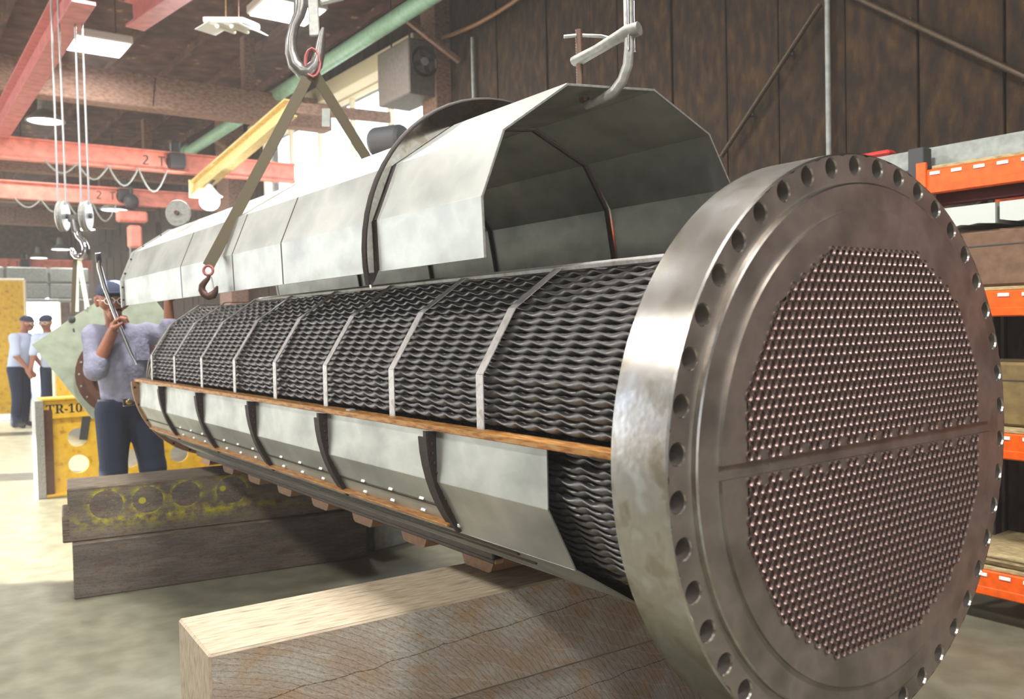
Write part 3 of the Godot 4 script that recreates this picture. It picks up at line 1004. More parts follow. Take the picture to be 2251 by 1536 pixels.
func build_timbers() -> void:
	var n1 := FastNoiseLite.new()
	n1.seed = 21; n1.frequency = 1.0; n1.fractal_octaves = 4
	# sawn face with curved growth rings and saw marks
	var sawn := func(u: float, v: float) -> Color:
		var x := u * 2.4
		var y := v * 0.305
		var big := n1.get_noise_2d(x * 3.0, y * 5.0)
		var tint := Color(0.62, 0.545, 0.47).lerp(Color(0.66, 0.63, 0.585), clampf(0.5 + big * 1.3, 0, 1))
		tint = tint.lerp(Color(0.64, 0.52, 0.39), clampf(n1.get_noise_2d(x * 5.0 + 40, y * 9.0) * 1.6 - 0.25, 0, 0.6))
		var r := Vector2(x + 0.35, y * 1.3 - 1.1).length() + 0.006 * n1.get_noise_2d(x * 4.0, y * 6.0 + 9)
		var ring := fposmod(r * 46.0, 1.0)
		if ring < 0.1: tint = tint.darkened(0.22)
		var hair := n1.get_noise_2d(x * 60.0 - y * 22.0, r * 400.0)
		tint = tint.darkened(clampf(hair * 0.5, 0, 0.3))
		var d2 := fposmod((x * 0.5 - y * 1.2) * 14.0 + 0.4 * n1.get_noise_2d(x * 4, 3), 1.0)
		if d2 < 0.05: tint = tint.lightened(0.14)
		var crack := absf(y - 0.11 + 0.05 * (x - 1.0) + 0.012 * n1.get_noise_2d(x * 5, 70)) 
		if crack < 0.0011: tint = tint.darkened(0.5)
		return tint
	var saw := plain_face("sawn_face", face_image(1200, 200, sawn))
	# weathered face, with and without the yellow overspray of round templates
	var worn := func(u: float, v: float, paint: bool) -> Color:
		var x := u * 1.7
		var y := v * 0.32
		var gr := n1.get_noise_2d(x * 5.0, y * 110.0) * 0.6 + n1.get_noise_2d(x * 2.2, y * 9.0) * 0.7
		var c := Color(0.33, 0.30, 0.275).lerp(Color(0.46, 0.41, 0.365), clampf(0.5 + gr, 0, 1))
		c = c.lerp(Color(0.36, 0.25, 0.19), clampf(n1.get_noise_2d(x * 6.0 + 7, y * 20.0 + 5) * 1.4 - 0.2, 0, 0.6))
		if n1.get_noise_2d(x * 26.0, y * 300.0) > 0.42: c = c.darkened(0.45)
		if paint:
			var best := 9.0
			var halo := 0.0
			for q in [[0.19, 0.112, 0.088], [0.41, 0.108, 0.084], [0.62, 0.095, 0.08], [0.88, 0.1, 0.088]]:
				var d: float = Vector2(x - q[0], (y - q[1]) * 1.0).length() - q[2]
				best = minf(best, d)
				halo = maxf(halo, exp(-maxf(d, 0.0) / 0.017))
			var sp := clampf(0.5 + n1.get_noise_2d(x * 14.0, y * 14.0 + 33) * 1.3 + n1.get_noise_2d(x * 70.0, y * 70.0) * 0.5, 0, 1)
			var low := exp(-absf(y - 0.215) / 0.035) * clampf(1.25 - absf(x - 0.55) * 1.3, 0, 1) * 0.95
			var yl := Color(0.74, 0.71, 0.14)
			if best > 0.0:
				c = c.lerp(yl, clampf(maxf(halo * 0.95, low) * sp, 0, 0.85))
			elif n1.get_noise_2d(x * 55.0, y * 55.0 + 11) > 0.5:
				c = c.lerp(yl, 0.5)
			for q in [[0.38, 0.11, 0.02], [0.83, 0.085, 0.018]]:
				if Vector2(x - q[0], y - q[1]).length() < q[2]: c = c.lerp(yl, 0.8)
		return c
	var painted := plain_face("painted_face", face_image(1024, 220, worn.bind(true)))
	var weathered := plain_face("weathered_face", face_image(800, 180, worn.bind(false)), Color(0.92, 0.92, 0.92))
	timber("timber_beam", "sawn timber with curved growth rings on its face under the near end of the bundle", Vector3(-1.105, 0.305, -1.222), -3.0, Vector3(2.4, 0.305, 0.36), M.timber_fresh, M.timber_fresh, saw)
	timber("timber_beam", "lower sawn timber on the floor below the ring marked timber", Vector3(-1.06, 0.0, -1.235), -3.0, Vector3(2.4, 0.303, 0.36), M.timber_fresh, M.timber_fresh, saw)
	timber("timber_beam", "weathered timber with yellow sprayed circles under the far end of the bundle", Vector3(-0.995, 0.311, -4.23), -9.0, Vector3(1.72, 0.30, 0.38), M.timber, M.timber, painted, 0.03)
	timber("timber_beam", "dark weathered timber on the floor below the yellow sprayed timber", Vector3(-0.955, 0.0, -4.185), -9.0, Vector3(1.68, 0.31, 0.38), M.timber, M.timber, weathered)
	var gb := thing("steel_block", "grey steel block on the floor beside the dark weathered timber", "block", Vector3(1.0, 0, -4.2))
	part_box("block", Vector3(0, 0.17, 0), Vector3(0.46, 0.34, 0.3), "grey_paint", gb, 0.008, Basis(Vector3.UP, 0.2))
	part_box("cap_plate", Vector3(0, 0.346, 0), Vector3(0.5, 0.012, 0.34), "dark_grey", gb, 0.002, Basis(Vector3.UP, 0.2))

# ---------------------------------------------------------------- bar clamp on the cover's open end
func build_clamp() -> void:
	var c := thing("bar_clamp", "grey steel bar clamp gripping the open end of the lifted shroud", "clamp", Vector3(-0.02, 2.15, -0.72))
	var s := st()
	var path := [Vector3(0, 0.62, 0.0), Vector3(0, 0.1, 0.0), Vector3(0, 0.055, -0.006), Vector3(-0.002, 0.015, -0.028), Vector3(-0.006, -0.012, -0.062), Vector3(-0.012, -0.022, -0.1), Vector3(-0.022, -0.03, -0.165)]
	tube(s, path, [0.016, 0.016, 0.017, 0.018, 0.018, 0.017, 0.014], 10, 0.75)
	var fr := put("frame_bar", s, M.cast_grey, c)
	s = st()
	for sx in [-0.012, 0.012]:
		rod(s, Vector3(sx, 0.62, 0.011), Vector3(sx, 0.09, 0.011), 0.004, 6)
	put("rail_edge", s, M.chrome, fr)
	s = st()
	lathe(s, [Vector2(0, -0.006), Vector2(0.016, -0.006), Vector2(0.016, 0.006), Vector2(0, 0.006)], Transform3D(Basis(Vector3.RIGHT, PI / 2), Vector3(-0.024, -0.012, -0.17)), 14)
	put("fixed_pad", s, M.screw, c)
	s = st()
	tube(s, [Vector3(0.012, 0.15, 0.03), Vector3(0, 0.148, 0.0), Vector3(-0.008, 0.14, -0.04), Vector3(-0.02, 0.122, -0.12), Vector3(-0.028, 0.112, -0.18), Vector3(-0.031, 0.11, -0.205)], [0.024, 0.026, 0.021, 0.019, 0.021, 0.019], 10, 0.8)
	put("sliding_arm", s, M.cast_grey, c)
	s = st()
	var n := 22
	var pth := []
	var rr := []
	for k in n * 2:
		pth.append(Vector3(-0.028, lerpf(0.2, 0.02, k / float(n * 2 - 1)), -0.185)); rr.append(0.0115 if k % 2 == 0 else 0.0095)
	tube(s, pth, rr, 10)
	var sc := put("screw", s, M.screw, c)
	s = st()
	tube(s, [Vector3(-0.07, 0.178, -0.205), Vector3(-0.028, 0.184, -0.185), Vector3(0.03, 0.182, -0.15), Vector3(0.06, 0.172, -0.128)], 0.0055, 8)
	put("tommy_bar", s, M.cast_grey, sc)
	s = st()
	lathe(s, [Vector2(0, -0.007), Vector2(0.018, -0.007), Vector2(0.014, 0.008), Vector2(0, 0.008)], Transform3D(Basis(Vector3.RIGHT, -PI / 2), Vector3(-0.028, 0.016, -0.185)), 14)
	put("swivel_pad", s, M.screw, sc)

# ---------------------------------------------------------------- crane hook and sling
const HR := Vector3(0.807, 0.0, 0.59)        # across the hooks' opening
func hk(o: Vector3, px: float, py: float, sc: float) -> Vector3:
	return o + HR * (px / sc) + Vector3.UP * (-py / sc)

func build_crane_hook() -> void:
	var o := Vector3(-0.03, 2.9, -2.95)
	var c := thing("crane_hook", "large forged steel crane hook carrying the web sling above the shroud", "hook", o)
	var z := Vector3.ZERO
	var s := st()
	var pp := [[-12, -120], [-12, -70], [-17, -48], [-29, -25], [-36, 5], [-36, 32], [-29, 58], [-13, 74], [4, 74], [18, 60], [25, 38], [29, 12], [33, -8], [36, -20]]
	var rr := [17, 16, 13, 11, 12, 14, 16, 17, 16, 14, 12, 10, 7, 4]
	var path := []
	var rad := []
	for k in pp.size():
		path.append(hk(z, pp[k][0], pp[k][1], 447.0)); rad.append(rr[k] / 447.0)
	tube(s, path, rad, 12)
	put("hook_body", s, M.hook, c)
	s = st()
	bar(s, hk(z, 14, -100, 447), hk(z, 16, -2, 447), 0.05, 0.02, 0.004, HR.cross(Vector3.UP))
	put("latch", s, M.cast_grey, c)
	s = st()
	box(s, hk(z, 0, -160, 447), Vector3(0.16, 0.16, 0.16), 0.02, Basis(Vector3.UP, 0.63))
	var blk := put("hook_block", s, M.dark_grey, c)
	s = st()
	bar(s, hk(z, 30, -74, 447), hk(z, 84, -86, 447), 0.03, 0.03, 0.01)
	put("swivel_arm", s, M.cast_grey, c)
	s = st()
	for k in [-8, 8]:
		rod(s, hk(z, k, -190, 447), hk(z, k, -1070, 447), 0.007, 6)
	put("wire_rope", s, M.rope, blk)
	# two-leg web sling
	var sl := thing("web_sling", "olive two leg web sling from the crane hook down to the lifted shroud", "sling")
	var top := hk(o, 8, 80, 447)
	var e1 := Vector3(-0.552, 1.765, -2.93)
	var e2 := Vector3(0.53, 1.98, -2.95)
	for e in [e1, e2]:
		s = st()
		bar(s, top + Vector3(0, 0.02, 0), e, 0.052, 0.006, 0.002, Vector3(-0.4, -0.2, 0.9))
		put("leg_web", s, M.webbing, sl)
	s = st()
	var lp := []
	for k in 13:
		var a := TAU * k / 12.0
		lp.append(hk(o, 8 + 16 * cos(a), 58 + 30 * sin(a), 447) + Vector3(-0.004, 0, 0.02))
	tube(s, lp, 0.013, 8, 0.5, false)
	put("eye_loop", s, M.hook_red, sl)
	s = st()
	bar(s, hk(o, 22, 150, 447) + Vector3(0.05, 0, -0.03), hk(o, 20, 190, 447) + Vector3(0.05, 0, -0.03), 0.04, 0.004, 0.0, Vector3(-0.59, 0, 0.8))
	put("tag", s, M.grey_paint, sl)
	# hook at the foot of each leg
	for e in [e1, e2]:
		var hkn := thing("sling_hook", "small rust brown sling hook at the shroud's near lower edge" if e == e1 else "small rust brown sling hook on the far side of the shroud", "hook", e)
		s = st()
		var ring := []
		for k in 15:
			var a := TAU * k / 14.0
			ring.append(hk(z, 10 * cos(a), 9 + 10 * sin(a), 460))
		tube(s, ring, 0.0065, 8, 1.0, false)
		put("eye", s, M.hook_red, hkn)
		s = st()
		var q := [[2, 18], [-1, 26], [-8, 33], [-14, 41], [-15, 50], [-10, 59], [-1, 63], [8, 61], [14, 53], [18, 42]]
		var r2 := [3.5, 4.5, 6, 7, 7.5, 8.5, 9, 8.5, 6, 2]
		var p2 := []
		var r3 := []
		for k in q.size():
			p2.append(hk(z, q[k][0], q[k][1], 460)); r3.append(r2[k] / 460.0)
		tube(s, p2, r3, 10)
		put("hook_body", s, M.hook_dark, hkn)
		s = st()
		rod(s, hk(z, 6, 22, 460), hk(z, 11, 48, 460), 0.003, 6)
		put("latch", s, M.cast_grey, hkn)

# ---------------------------------------------------------------- pallet rack on the right
func build_rack() -> void:
	var r := thing("pallet_rack", "pallet rack with orange slotted beams standing along the brown wall", "rack", Vector3(2.4, 0, 0))
	var zs := [-1.2, 1.5]
	for z in zs:
		for x in [0.0, 0.72]:
			part_box("upright", Vector3(x + 0.04, 1.15, z), Vector3(0.08, 2.3, 0.08), "dark_grey", r, 0.004)
		var s := st()
		for k in 4:
			bar(s, Vector3(0.04, 0.2 + k * 0.55, z), Vector3(0.76, 0.45 + k * 0.55, z), 0.02, 0.03)
		put("bracing", s, M.dark_grey, r)
	var slot := st()
	box(slot, Vector3.ZERO, Vector3(0.006, 0.016, 0.05), 0.001)
	var sm: ArrayMesh = slot.commit()
	for y in [2.12, 1.515, 0.855, 0.2]:
		for x in [0.0, 0.72]:
			var s := st()
			box(s, Vector3(x + 0.02, y + 0.02, 0.15), Vector3(0.05, 0.085, 2.62), 0.006)
			box(s, Vector3(x + (0.012 if x == 0.0 else 0.03), y - 0.035, 0.15), Vector3(0.04, 0.045, 2.62), 0.006)
			var bm := put("beam", s, M.orange, r)
			if x == 0.0:
				for k in 24:
					var o := put("slot", sm, M.white, bm)
					o.position = Vector3(-0.007, y + 0.042, -1.1 + k * 0.105)
		part_box("end_connector", Vector3(-0.008, y, -1.165), Vector3(0.02, 0.2, 0.05), "orange", r, 0.003)
		part_box("deck_board", Vector3(0.4, y + 0.072, 0.15), Vector3(0.78, 0.018, 2.55), "board", r, 0.003)
	part_box("inner_beam", Vector3(0.12, 2.045, 0.15), Vector3(0.05, 0.06, 2.6), "dark_red", r, 0.003)
	# stock on the shelves
	var g := "stock on the pallet rack"
	var st_ := [
		["steel_channel", "long grey steel channel lying on the top of the pallet rack", "channel", Vector3(2.58, 2.205, -0.3), Vector3(0.12, 0.11, 4.6), "grey_paint"],
		["cardboard_carton", "brown carton on the second rack shelf below the white wrapped bundles", "carton", Vector3(2.72, 1.6, -0.75), Vector3(0.5, 0.27, 0.7), "carton"],
		["cardboard_carton", "olive brown carton on the third rack shelf", "carton", Vector3(2.7, 0.94, -0.82), Vector3(0.4, 0.3, 0.5), "olive_box"],
		["white_box", "small white box on the third rack shelf at its front edge", "box", Vector3(2.5, 0.94, -0.47), Vector3(0.16, 0.32, 0.16), "white"],
		["board_stack", "pale boards lying on the lowest rack shelf", "boards", Vector3(2.6, 0.285, -0.7), Vector3(0.36, 0.06, 0.8), "board"],
		["cream_sack", "cream coloured sack on the lowest rack shelf", "sack", Vector3(2.62, 0.345, -0.5), Vector3(0.3, 0.16, 0.3), "cream"],
		["red_bundle", "red painted bar end on the grey channel on the rack top", "bar", Vector3(2.56, 2.316, -1.5), Vector3(0.08, 0.03, 0.18), "pallet_red"],
	]
	for q in st_:
		var t := thing(q[0], q[1], q[2], q[3], g)
		var s := st()
		var sz: Vector3 = q[4]
		box(s, Vector3(0, sz.y / 2, 0), sz, 0.012)
		put("body", s, M[q[5]], t)
		if q[0] == "cardboard_carton":
			part_box("tape", Vector3(0, sz.y + 0.001, 0), Vector3(0.05, 0.002, sz.z * 0.98), "board", t)
			part_box("lid_gap", Vector3(-sz.x / 2 - 0.001, sz.y * 0.72, 0), Vector3(0.002, 0.006, sz.z * 0.9), "dark_grey", t)
		if q[0] == "board_stack":
			for k in 2: part_box("board", Vector3(0, 0.02 + k * 0.02, 0), Vector3(sz.x + 0.01, 0.002, sz.z + 0.01), "carton", t)
	# white wrapped bundles hanging just under the top beam
	for k in 3:
		var t := thing("wrapped_bundle", "white plastic wrapped bundle tucked under the top orange beam", "bundle", Vector3(2.62, 1.93, -1.0 + k * 0.34), g)
		var s := st()
		var pl := PackedVector2Array([Vector2(-0.16, 0.06)])
		for j in 9:
			pl.append(Vector2(-0.16 + j * 0.04, -0.02 - 0.02 * rng.randf()))
		pl.append(Vector2(0.16, 0.06))
		prism(s, pl, Transform3D(Basis(Vector3(0, 0, 1), Vector3.UP, Vector3(-1, 0, 0)), Vector3(0.18, 0, 0)), 0.36)
		put("wrap", s, M.plastic_wrap, t)

# ---------------------------------------------------------------- things on the right wall
func build_wall_items() -> void:
	# steel column
	var c := thing("wall_column", "rusty brown timber column on the right wall between window and clamp", "column", Vector3(XR - 0.11, 0, -6.98))
	part_box("post", Vector3(0, YC / 2, 0), Vector3(0.2, YC, 0.3), "old_beam", c, 0.01)
	part_box("base_shoe", Vector3(0, 0.1, 0), Vector3(0.22, 0.2, 0.34), "dark_grey", c, 0.01)
	c = thing("wall_column", "brown timber column at the far right wall behind the pink beams", "column", Vector3(XR - 0.16, 0, -13.6))
	part_box("post", Vector3(0, YC / 2, 0), Vector3(0.3, YC, 0.6), "old_beam", c, 0.01)
	part_box("base_shoe", Vector3(0, 0.1, 0), Vector3(0.32, 0.2, 0.64), "dark_grey", c, 0.01)
	# conduits, rods, braces
	var rods := [
		["conduit", "thin grey vertical conduit on the brown wall above the flange", Vector3(XR - 0.06, 0.0, -2.24), Vector3(XR - 0.06, YC, -2.24), 0.017, "grey_paint"],
		["conduit", "short vertical conduit on the dark boards beside the brown column", Vector3(XR - 0.06, 2.4, -6.34), Vector3(XR - 0.06, 4.42, -6.34), 0.02, "grey_paint"],
		["brace_rod", "rusty diagonal brace rod meeting the conduit from the clamp side", Vector3(XR - 0.09, 2.66, -3.1), Vector3(XR - 0.09, 3.5, -2.27), 0.018, "rail"],
		["brace_rod", "rusty diagonal brace rod sloping down over the pallet rack", Vector3(XR - 0.09, 3.6, -2.2), Vector3(XR - 0.09, 2.35, -0.52), 0.02, "rail"],
	]
	for q in rods:
		var t := thing(q[0], q[1], "pipe" if q[0] == "conduit" else "brace", q[2])
		var s := st()
		rod(s, Vector3.ZERO, q[3] - q[2], q[4], 10)
		put("rod", s, M[q[5]], t)
		for f in [0.3, 0.7]:
			part_box("bracket", (q[3] - q[2]) * f + Vector3(0.02, 0, 0), Vector3(0.03, 0.03, 0.06), "dark_grey", t, 0.003)
	# hose sagging from column to roof
	var h := thing("air_hose", "dusty hose sagging across the boards from the column", "hose", Vector3(XR - 0.12, 4.55, -6.9))
	var s := st()
	var path := []
	for k in 13:
		var f := k / 12.0
		path.append(Vector3(0, -0.0 + 0.5 * f * f - 0.12 * sin(PI * f), f * 3.2))
	tube(s, path, 0.022, 8)
	put("hose", s, M.tan_lug, h)
	part_box("clamp", Vector3(0.05, 0, 0), Vector3(0.1, 0.08, 0.08), "dark_grey", h, 0.004)
	# green pipe along the wall
	var gp := thing("green_pipe", "pale green painted pipe running along the right wall above the window", "pipe", Vector3(2.55, 4.5, -13.9))
	s = st()
	tube(s, [Vector3.ZERO, Vector3(0, 0.12, 9.9)], 0.085, 18)
	put("pipe", s, M.green_paint, gp)
	s = st()
	lathe(s, [Vector2(0, -0.05), Vector2(0.12, -0.05), Vector2(0.12, 0.03), Vector2(0, 0.03)], Transform3D(Basis.IDENTITY, Vector3(0, 0, 0)), 20)
	put("end_cap", s, M.green_paint, gp)
	for z in [0.9, 3.6, 7.3]:
		s = st()
		bar(s, Vector3(0, 0.1, z), Vector3(0.69, -0.25, z), 0.05, 0.05)
		bar(s, Vector3(0, -0.1, z), Vector3(0, 0.12, z), 0.2, 0.03)
		put("bracket", s, M.old_beam, gp)
	# yellow jib beam
	var yb := thing("yellow_jib", "yellow painted jib beam slanting up in front of the window", "beam", Vector3(1.72, 3.38, -10.8))
	s = st()
	ibeam(s, Vector3.ZERO, Vector3(0.33, 0.58, 2.55), 0.13, 0.2, 0.02, 0.015)
	put("beam", s, M.jib_yellow, yb)
	part_box("end_plate", Vector3(0, 0, -0.01), Vector3(0.16, 0.24, 0.02), "jib_yellow", yb, 0.003)
	s = st()
	bar(s, Vector3(0.33, 0.58, 2.55), Vector3(1.57, 0.62, 2.55), 0.08, 0.12)
	put("wall_bracket", s, M.old_beam, yb)
	# cream lintel and ledge of the window are separate trims
	s = st()
	box(s, Vector3(XR - 0.1, 4.62, -9.95), Vector3(0.2, 0.22, 5.3), 0.01)
	struct("trim_1", s, M.cream, "cream lintel beam above the long window", "trim")
	s = st()
	box(s, Vector3(XR - 0.06, 3.1, -9.9), Vector3(0.09, 0.07, 5.2), 0.008)
	struct("trim_2", s, M.cream, "cream rail across the long window", "trim")
	# unit heater with a round fan
	var u := thing("unit_heater", "grey box heater with a black round fan beside the window", "heater", Vector3(2.98, 3.9, -7.2))
	part_box("case", Vector3(0, 0.3, 0), Vector3(0.4, 0.58, 0.7), "heater_grey", u, 0.012, Basis(Vector3.UP, 0.0))
	s = st()
	lathe(s, [Vector2(0, -0.02), Vector2(0.1, -0.02), Vector2(0.16, 0.02), Vector2(0.16, 0.0)], Transform3D(Basis(Vector3.UP, 0.0), Vector3(-0.02, 0.36, 0.355)), 24)
	put("fan_ring", s, M.black, u)
	s = st()
	lathe(s, [Vector2(0.045, 0.0), Vector2(0.04, 0.03), Vector2(0, 0.03)], Transform3D(Basis.IDENTITY, Vector3(-0.02, 0.36, 0.355)), 16)
	put("fan_hub", s, M.grey_paint, u)
	for k in 4:
		s = st()
		var a := TAU * k / 4 + 0.4
		bar(s, Vector3(-0.02 + cos(a) * 0.04, 0.36 + sin(a) * 0.04, 0.36), Vector3(-0.02 + cos(a) * 0.13, 0.36 + sin(a) * 0.13, 0.36), 0.05, 0.004, 0.0, Vector3(0, 0.3, 1))
		put("fan_blade", s, M.dark_grey, u)
	s = st()
	rod(s, Vector3(-0.1, 0.64, 0.2), Vector3(-0.1, 1.3, 0.2), 0.01)
	rod(s, Vector3(-0.1, 0.64, -0.2), Vector3(-0.1, 1.3, -0.2), 0.01)
	put("hanger", s, M.dark_grey, u)
	# dark motor below the heater
	var m := thing("fan_motor", "dark cylindrical motor mounted on the wall below the grey heater", "motor", Vector3(2.9, 3.35, -7.55))
	s = st()
	lathe(s, [Vector2(0, -0.2), Vector2(0.15, -0.2), Vector2(0.17, -0.16), Vector2(0.17, 0.16), Vector2(0.15, 0.2), Vector2(0, 0.2)], Transform3D(Basis(Vector3.UP, 0.5), Vector3(0, 0.2, 0)), 20)
	put("body", s, M.dark_grey, m)
	part_box("mount", Vector3(0.2, 0.1, 0), Vector3(0.4, 0.06, 0.2), "grey_paint", m, 0.005)

# ---------------------------------------------------------------- roof steel, cranes and lamps
func lamp(kind: int, at: Vector3, label: String, energy: float, group := "hanging shop lamps") -> void:
	var t := thing("hanging_lamp", label, "lamp", at, group)
	var s := st()
	if kind == 0:      # round high bay
		lathe(s, [Vector2(0.07, 0.34), Vector2(0.09, 0.3), Vector2(0.1, 0.16), Vector2(0.26, 0.02), Vector2(0.26, 0.0), Vector2(0.235, 0.0), Vector2(0.09, 0.14)], Transform3D(Basis(Vector3.RIGHT, -PI / 2), Vector3.ZERO), 24)
		put("reflector", s, M.grey_paint, t)
		s = st()
		lathe(s, [Vector2(0.0, 0.02), Vector2(0.235, 0.02), Vector2(0.235, 0.008), Vector2(0.0, 0.006)], Transform3D(Basis(Vector3.RIGHT, -PI / 2), Vector3.ZERO), 24)
		put("lamp_lens", s, M.lamp_glow, t)
		s = st()
		rod(s, Vector3(0, 0.33, 0), Vector3(0, YC - at.y, 0), 0.008, 6)
		put("stem", s, M.dark_grey, t)
	else:              # square LED high bay
		box(s, Vector3(0, 0.06, 0), Vector3(0.62, 0.09, 0.55), 0.012)
		put("housing", s, M.white, t)
		part_box("lamp_panel", Vector3(0, 0.008, 0), Vector3(0.56, 0.014, 0.5), "lamp_glow", t)
		s = st()
		for k in [-0.2, 0.2]: rod(s, Vector3(k, 0.1, 0), Vector3(k, YC - at.y, 0), 0.006, 6)
		put("hanger", s, M.dark_grey, t)
	var l := AreaLight3D.new()
	l.name = "light"
	l.area_size = Vector2(0.5, 0.5)
	l.light_energy = energy; l.light_color = Color(1.0, 0.99, 0.97)
	l.area_range = 40.0
	l.shadow_enabled = true
	l.rotation_degrees.x = -90
	l.position = Vector3(0, -0.015, 0)
	t.add_child(l)

func build_overhead() -> void:
	# roof girders across the shop and purlins along it
	var lab := ["first", "second", "third", "fourth", "fifth"]
	for k in 5:
		var z: float = [-10.0, -15.2, -19.0, -23.0, -5.4][k]
		if z == -5.4: continue
		var g := thing("roof_girder", "weathered tan timber roof girder nearest the square lamp" if k == 0 else "weathered timber roof girder deep in the shop above the small lamps", "girder", Vector3(XL, 4.36, z), "" if k == 0 else "far roof girders")
		part_box("beam", Vector3((XR - XL) / 2, 0, 0), Vector3(XR - XL, 0.4, 0.24), "old_beam", g, 0.01)
		for q in [6.2, 10.2]:
			part_box("post", Vector3(q, 0.55, 0), Vector3(0.14, 0.7, 0.16), "old_beam", g, 0.008)
		var s := st()
		bar(s, Vector3(8.98, -0.17, 0.125), Vector3(9.02, 0.17, 0.125), 0.01, 0.01)
		put("splice_strap", s, M.dark_rib, g)
	for k in 9:
		var x: float = -2.6 + k * 0.72
		var p := thing("roof_purlin", "dark timber purlin running along under the roof deck", "purlin", Vector3(x, YC - 0.06, ZB / 2), "roof purlins")
		part_box("beam", Vector3(0, 0, 0), Vector3(0.06, 0.11, -ZB - 0.5), "roof", p, 0.006)
	# salmon bridge beams with a capacity stencil
	for q in [[-11.0, 3.74, "uppermost"], [-14.0, 3.68, "middle one"], [-25.9, 3.42, "farthest"]]:
		var b := thing("crane_beam", "salmon pink crane beam with black stencil, the %s of those across the shop" % q[2], "crane beam", Vector3(-0.55, q[1], q[0]), "salmon crane beams")
		var s := st()
		ibeam(s, Vector3.ZERO, Vector3(3.75, 0, 0), 0.14, 0.27, 0.02, 0.02)
		put("beam", s, M.salmon_paint, b)
		var tm := TextMesh.new()
		var f := SystemFont.new()
		f.font_names = PackedStringArray(["Droid Sans Mono"])
		tm.font = f; tm.text = "2 TON"; tm.font_size = 32; tm.pixel_size = 0.0052; tm.depth = 0.002
		var o := put("stencil", tm, M.dark_grey, b)
		o.position = Vector3(1.9, 0.0, 0.016)
		# trolley hoist
		s = st()
		box(s, Vector3(2.08, 0.02, 0.0), Vector3(0.22, 0.2, 0.26), 0.02)
		box(s, Vector3(2.08, 0.2, 0.0), Vector3(0.12, 0.18, 0.12), 0.02)
		put("trolley", s, M.dark_grey, b)
		s = st()
		for k in 4:
			var pts := []
			for j in 9:
				var fx := j / 8.0
				pts.append(Vector3(0.5 + (k + fx) * 0.36, -0.13 - (0.14 + 0.05 * k) * sin(PI * fx), 0.1))
			tube(s, pts, 0.012, 6)
		put("festoon_cable", s, M.grey_paint, b)
	# pink runway and struts at the left
	var rw := thing("runway_beam", "pink painted crane runway beam receding under the roof", "beam", Vector3(-0.5, 4.0, -15.5))
	var s := st()
	ibeam(s, Vector3(0, 0, 0), Vector3(0, 0.0, 9.7), 0.16, 0.3, 0.025, 0.02)
	put("beam", s, M.pink_paint, rw)
	for z in [1.5, 4.6, 7.7]:
		s = st()
		bar(s, Vector3(0, 0.15, z), Vector3(0.0, 1.3, z), 0.12, 0.12)
		put("hanger_post", s, M.pink_paint, rw)
		s = st()
		bar(s, Vector3(0, 0.15, z), Vector3(0.55, 1.25, z), 0.06, 0.06)
		put("knee_brace", s, M.pink_paint, rw)
	rw = thing("runway_beam", "pink steel beam end above the white fluorescent fixture", "beam", Vector3(0.3, 4.5, -7.75))
	s = st()
	ibeam(s, Vector3(0, 0, 0), Vector3(0.5, 0.12, 2.5), 0.18, 0.26, 0.025, 0.02)
	put("beam", s, M.pink_paint, rw)
	s = st()
	bar(s, Vector3(0.02, 0.12, 0.1), Vector3(0.02, 0.8, 0.1), 0.2, 0.3)
	put("timber_post", s, M.old_beam, rw)
	# white pipe under the roof
	var wp := thing("sprinkler_pipe", "white sprinkler pipe under the roof beside the pink beam end", "pipe", Vector3(-0.4, 4.92, -7.6))
	s = st()
	rod(s, Vector3.ZERO, Vector3(1.6, 0.0, 0.2), 0.028, 10)
	put("pipe", s, M.webbing_pale, wp)
	# unlit fluorescent fixture
	var fx := thing("fluorescent_fixture", "white tilted fluorescent fixture hanging beside the big crane hook", "light fixture", Vector3(0.86, 4.16, -6.62))
	var bs := Basis(Vector3.UP, -0.55) * Basis(Vector3.RIGHT, 0.25)
	part_box("housing", Vector3(0, 0.04, 0), Vector3(0.34, 0.05, 0.72), "white", fx, 0.008, bs)
	for k in [-1, 1]:
		part_box("reflector_wing", bs * Vector3(0.17 * k, 0.0, 0), Vector3(0.16, 0.006, 0.72), "white", fx, 0.001, bs * Basis(Vector3.BACK, -0.5 * k))
		s = st()
		rod(s, bs * Vector3(0.06 * k, -0.01, -0.33), bs * Vector3(0.06 * k, -0.01, 0.33), 0.018, 8)
		put("lamp_tube", s, M.webbing_pale, fx)
	s = st()
	for z in [-0.25, 0.25]: rod(s, bs * Vector3(0, 0.06, z), bs * Vector3(0, 0.06, z) + Vector3(0.03, YC - 4.2, 0), 0.006, 6)
	put("hanger", s, M.rust_bar, fx)
	# lamps that hang in view, then those of the same rows over the bundle and the viewpoint
	lamp(1, Vector3(0.19, 4.5, -8.95), "bright square lamp hanging above the hoist ropes", 9.0)
	lamp(0, Vector3(0.25, 4.5, -12.8), "round high bay lamp between the runway and the upper salmon beam", 9.0)
	lamp(0, Vector3(0.4, 4.5, -16.6), "round high bay lamp seen between the two salmon beams", 9.0)
	lamp(0, Vector3(0.58, 4.5, -20.8), "round high bay lamp just below the lower salmon beam's left end", 9.0)
	lamp(0, Vector3(2.0, 3.85, -17.0), "round high bay lamp hanging beside the orange chain hoist", 6.0)
	lamp(0, Vector3(2.1, 3.85, -20.6), "round high bay lamp behind the hook block sheaves", 6.0)
	lamp(0, Vector3(2.45, 3.85, -26.0), "small far round lamp beyond the hook block, near the doorway", 6.0, "far small lamps")
	lamp(0, Vector3(2.25, 3.8, -28.6), "small far round lamp beyond the hook block, near the doorway", 6.0, "far small lamps")
	lamp(1, Vector3(1.55, 4.55, -7.05), "bright square lamp hanging just behind the big crane hook", 9.0)
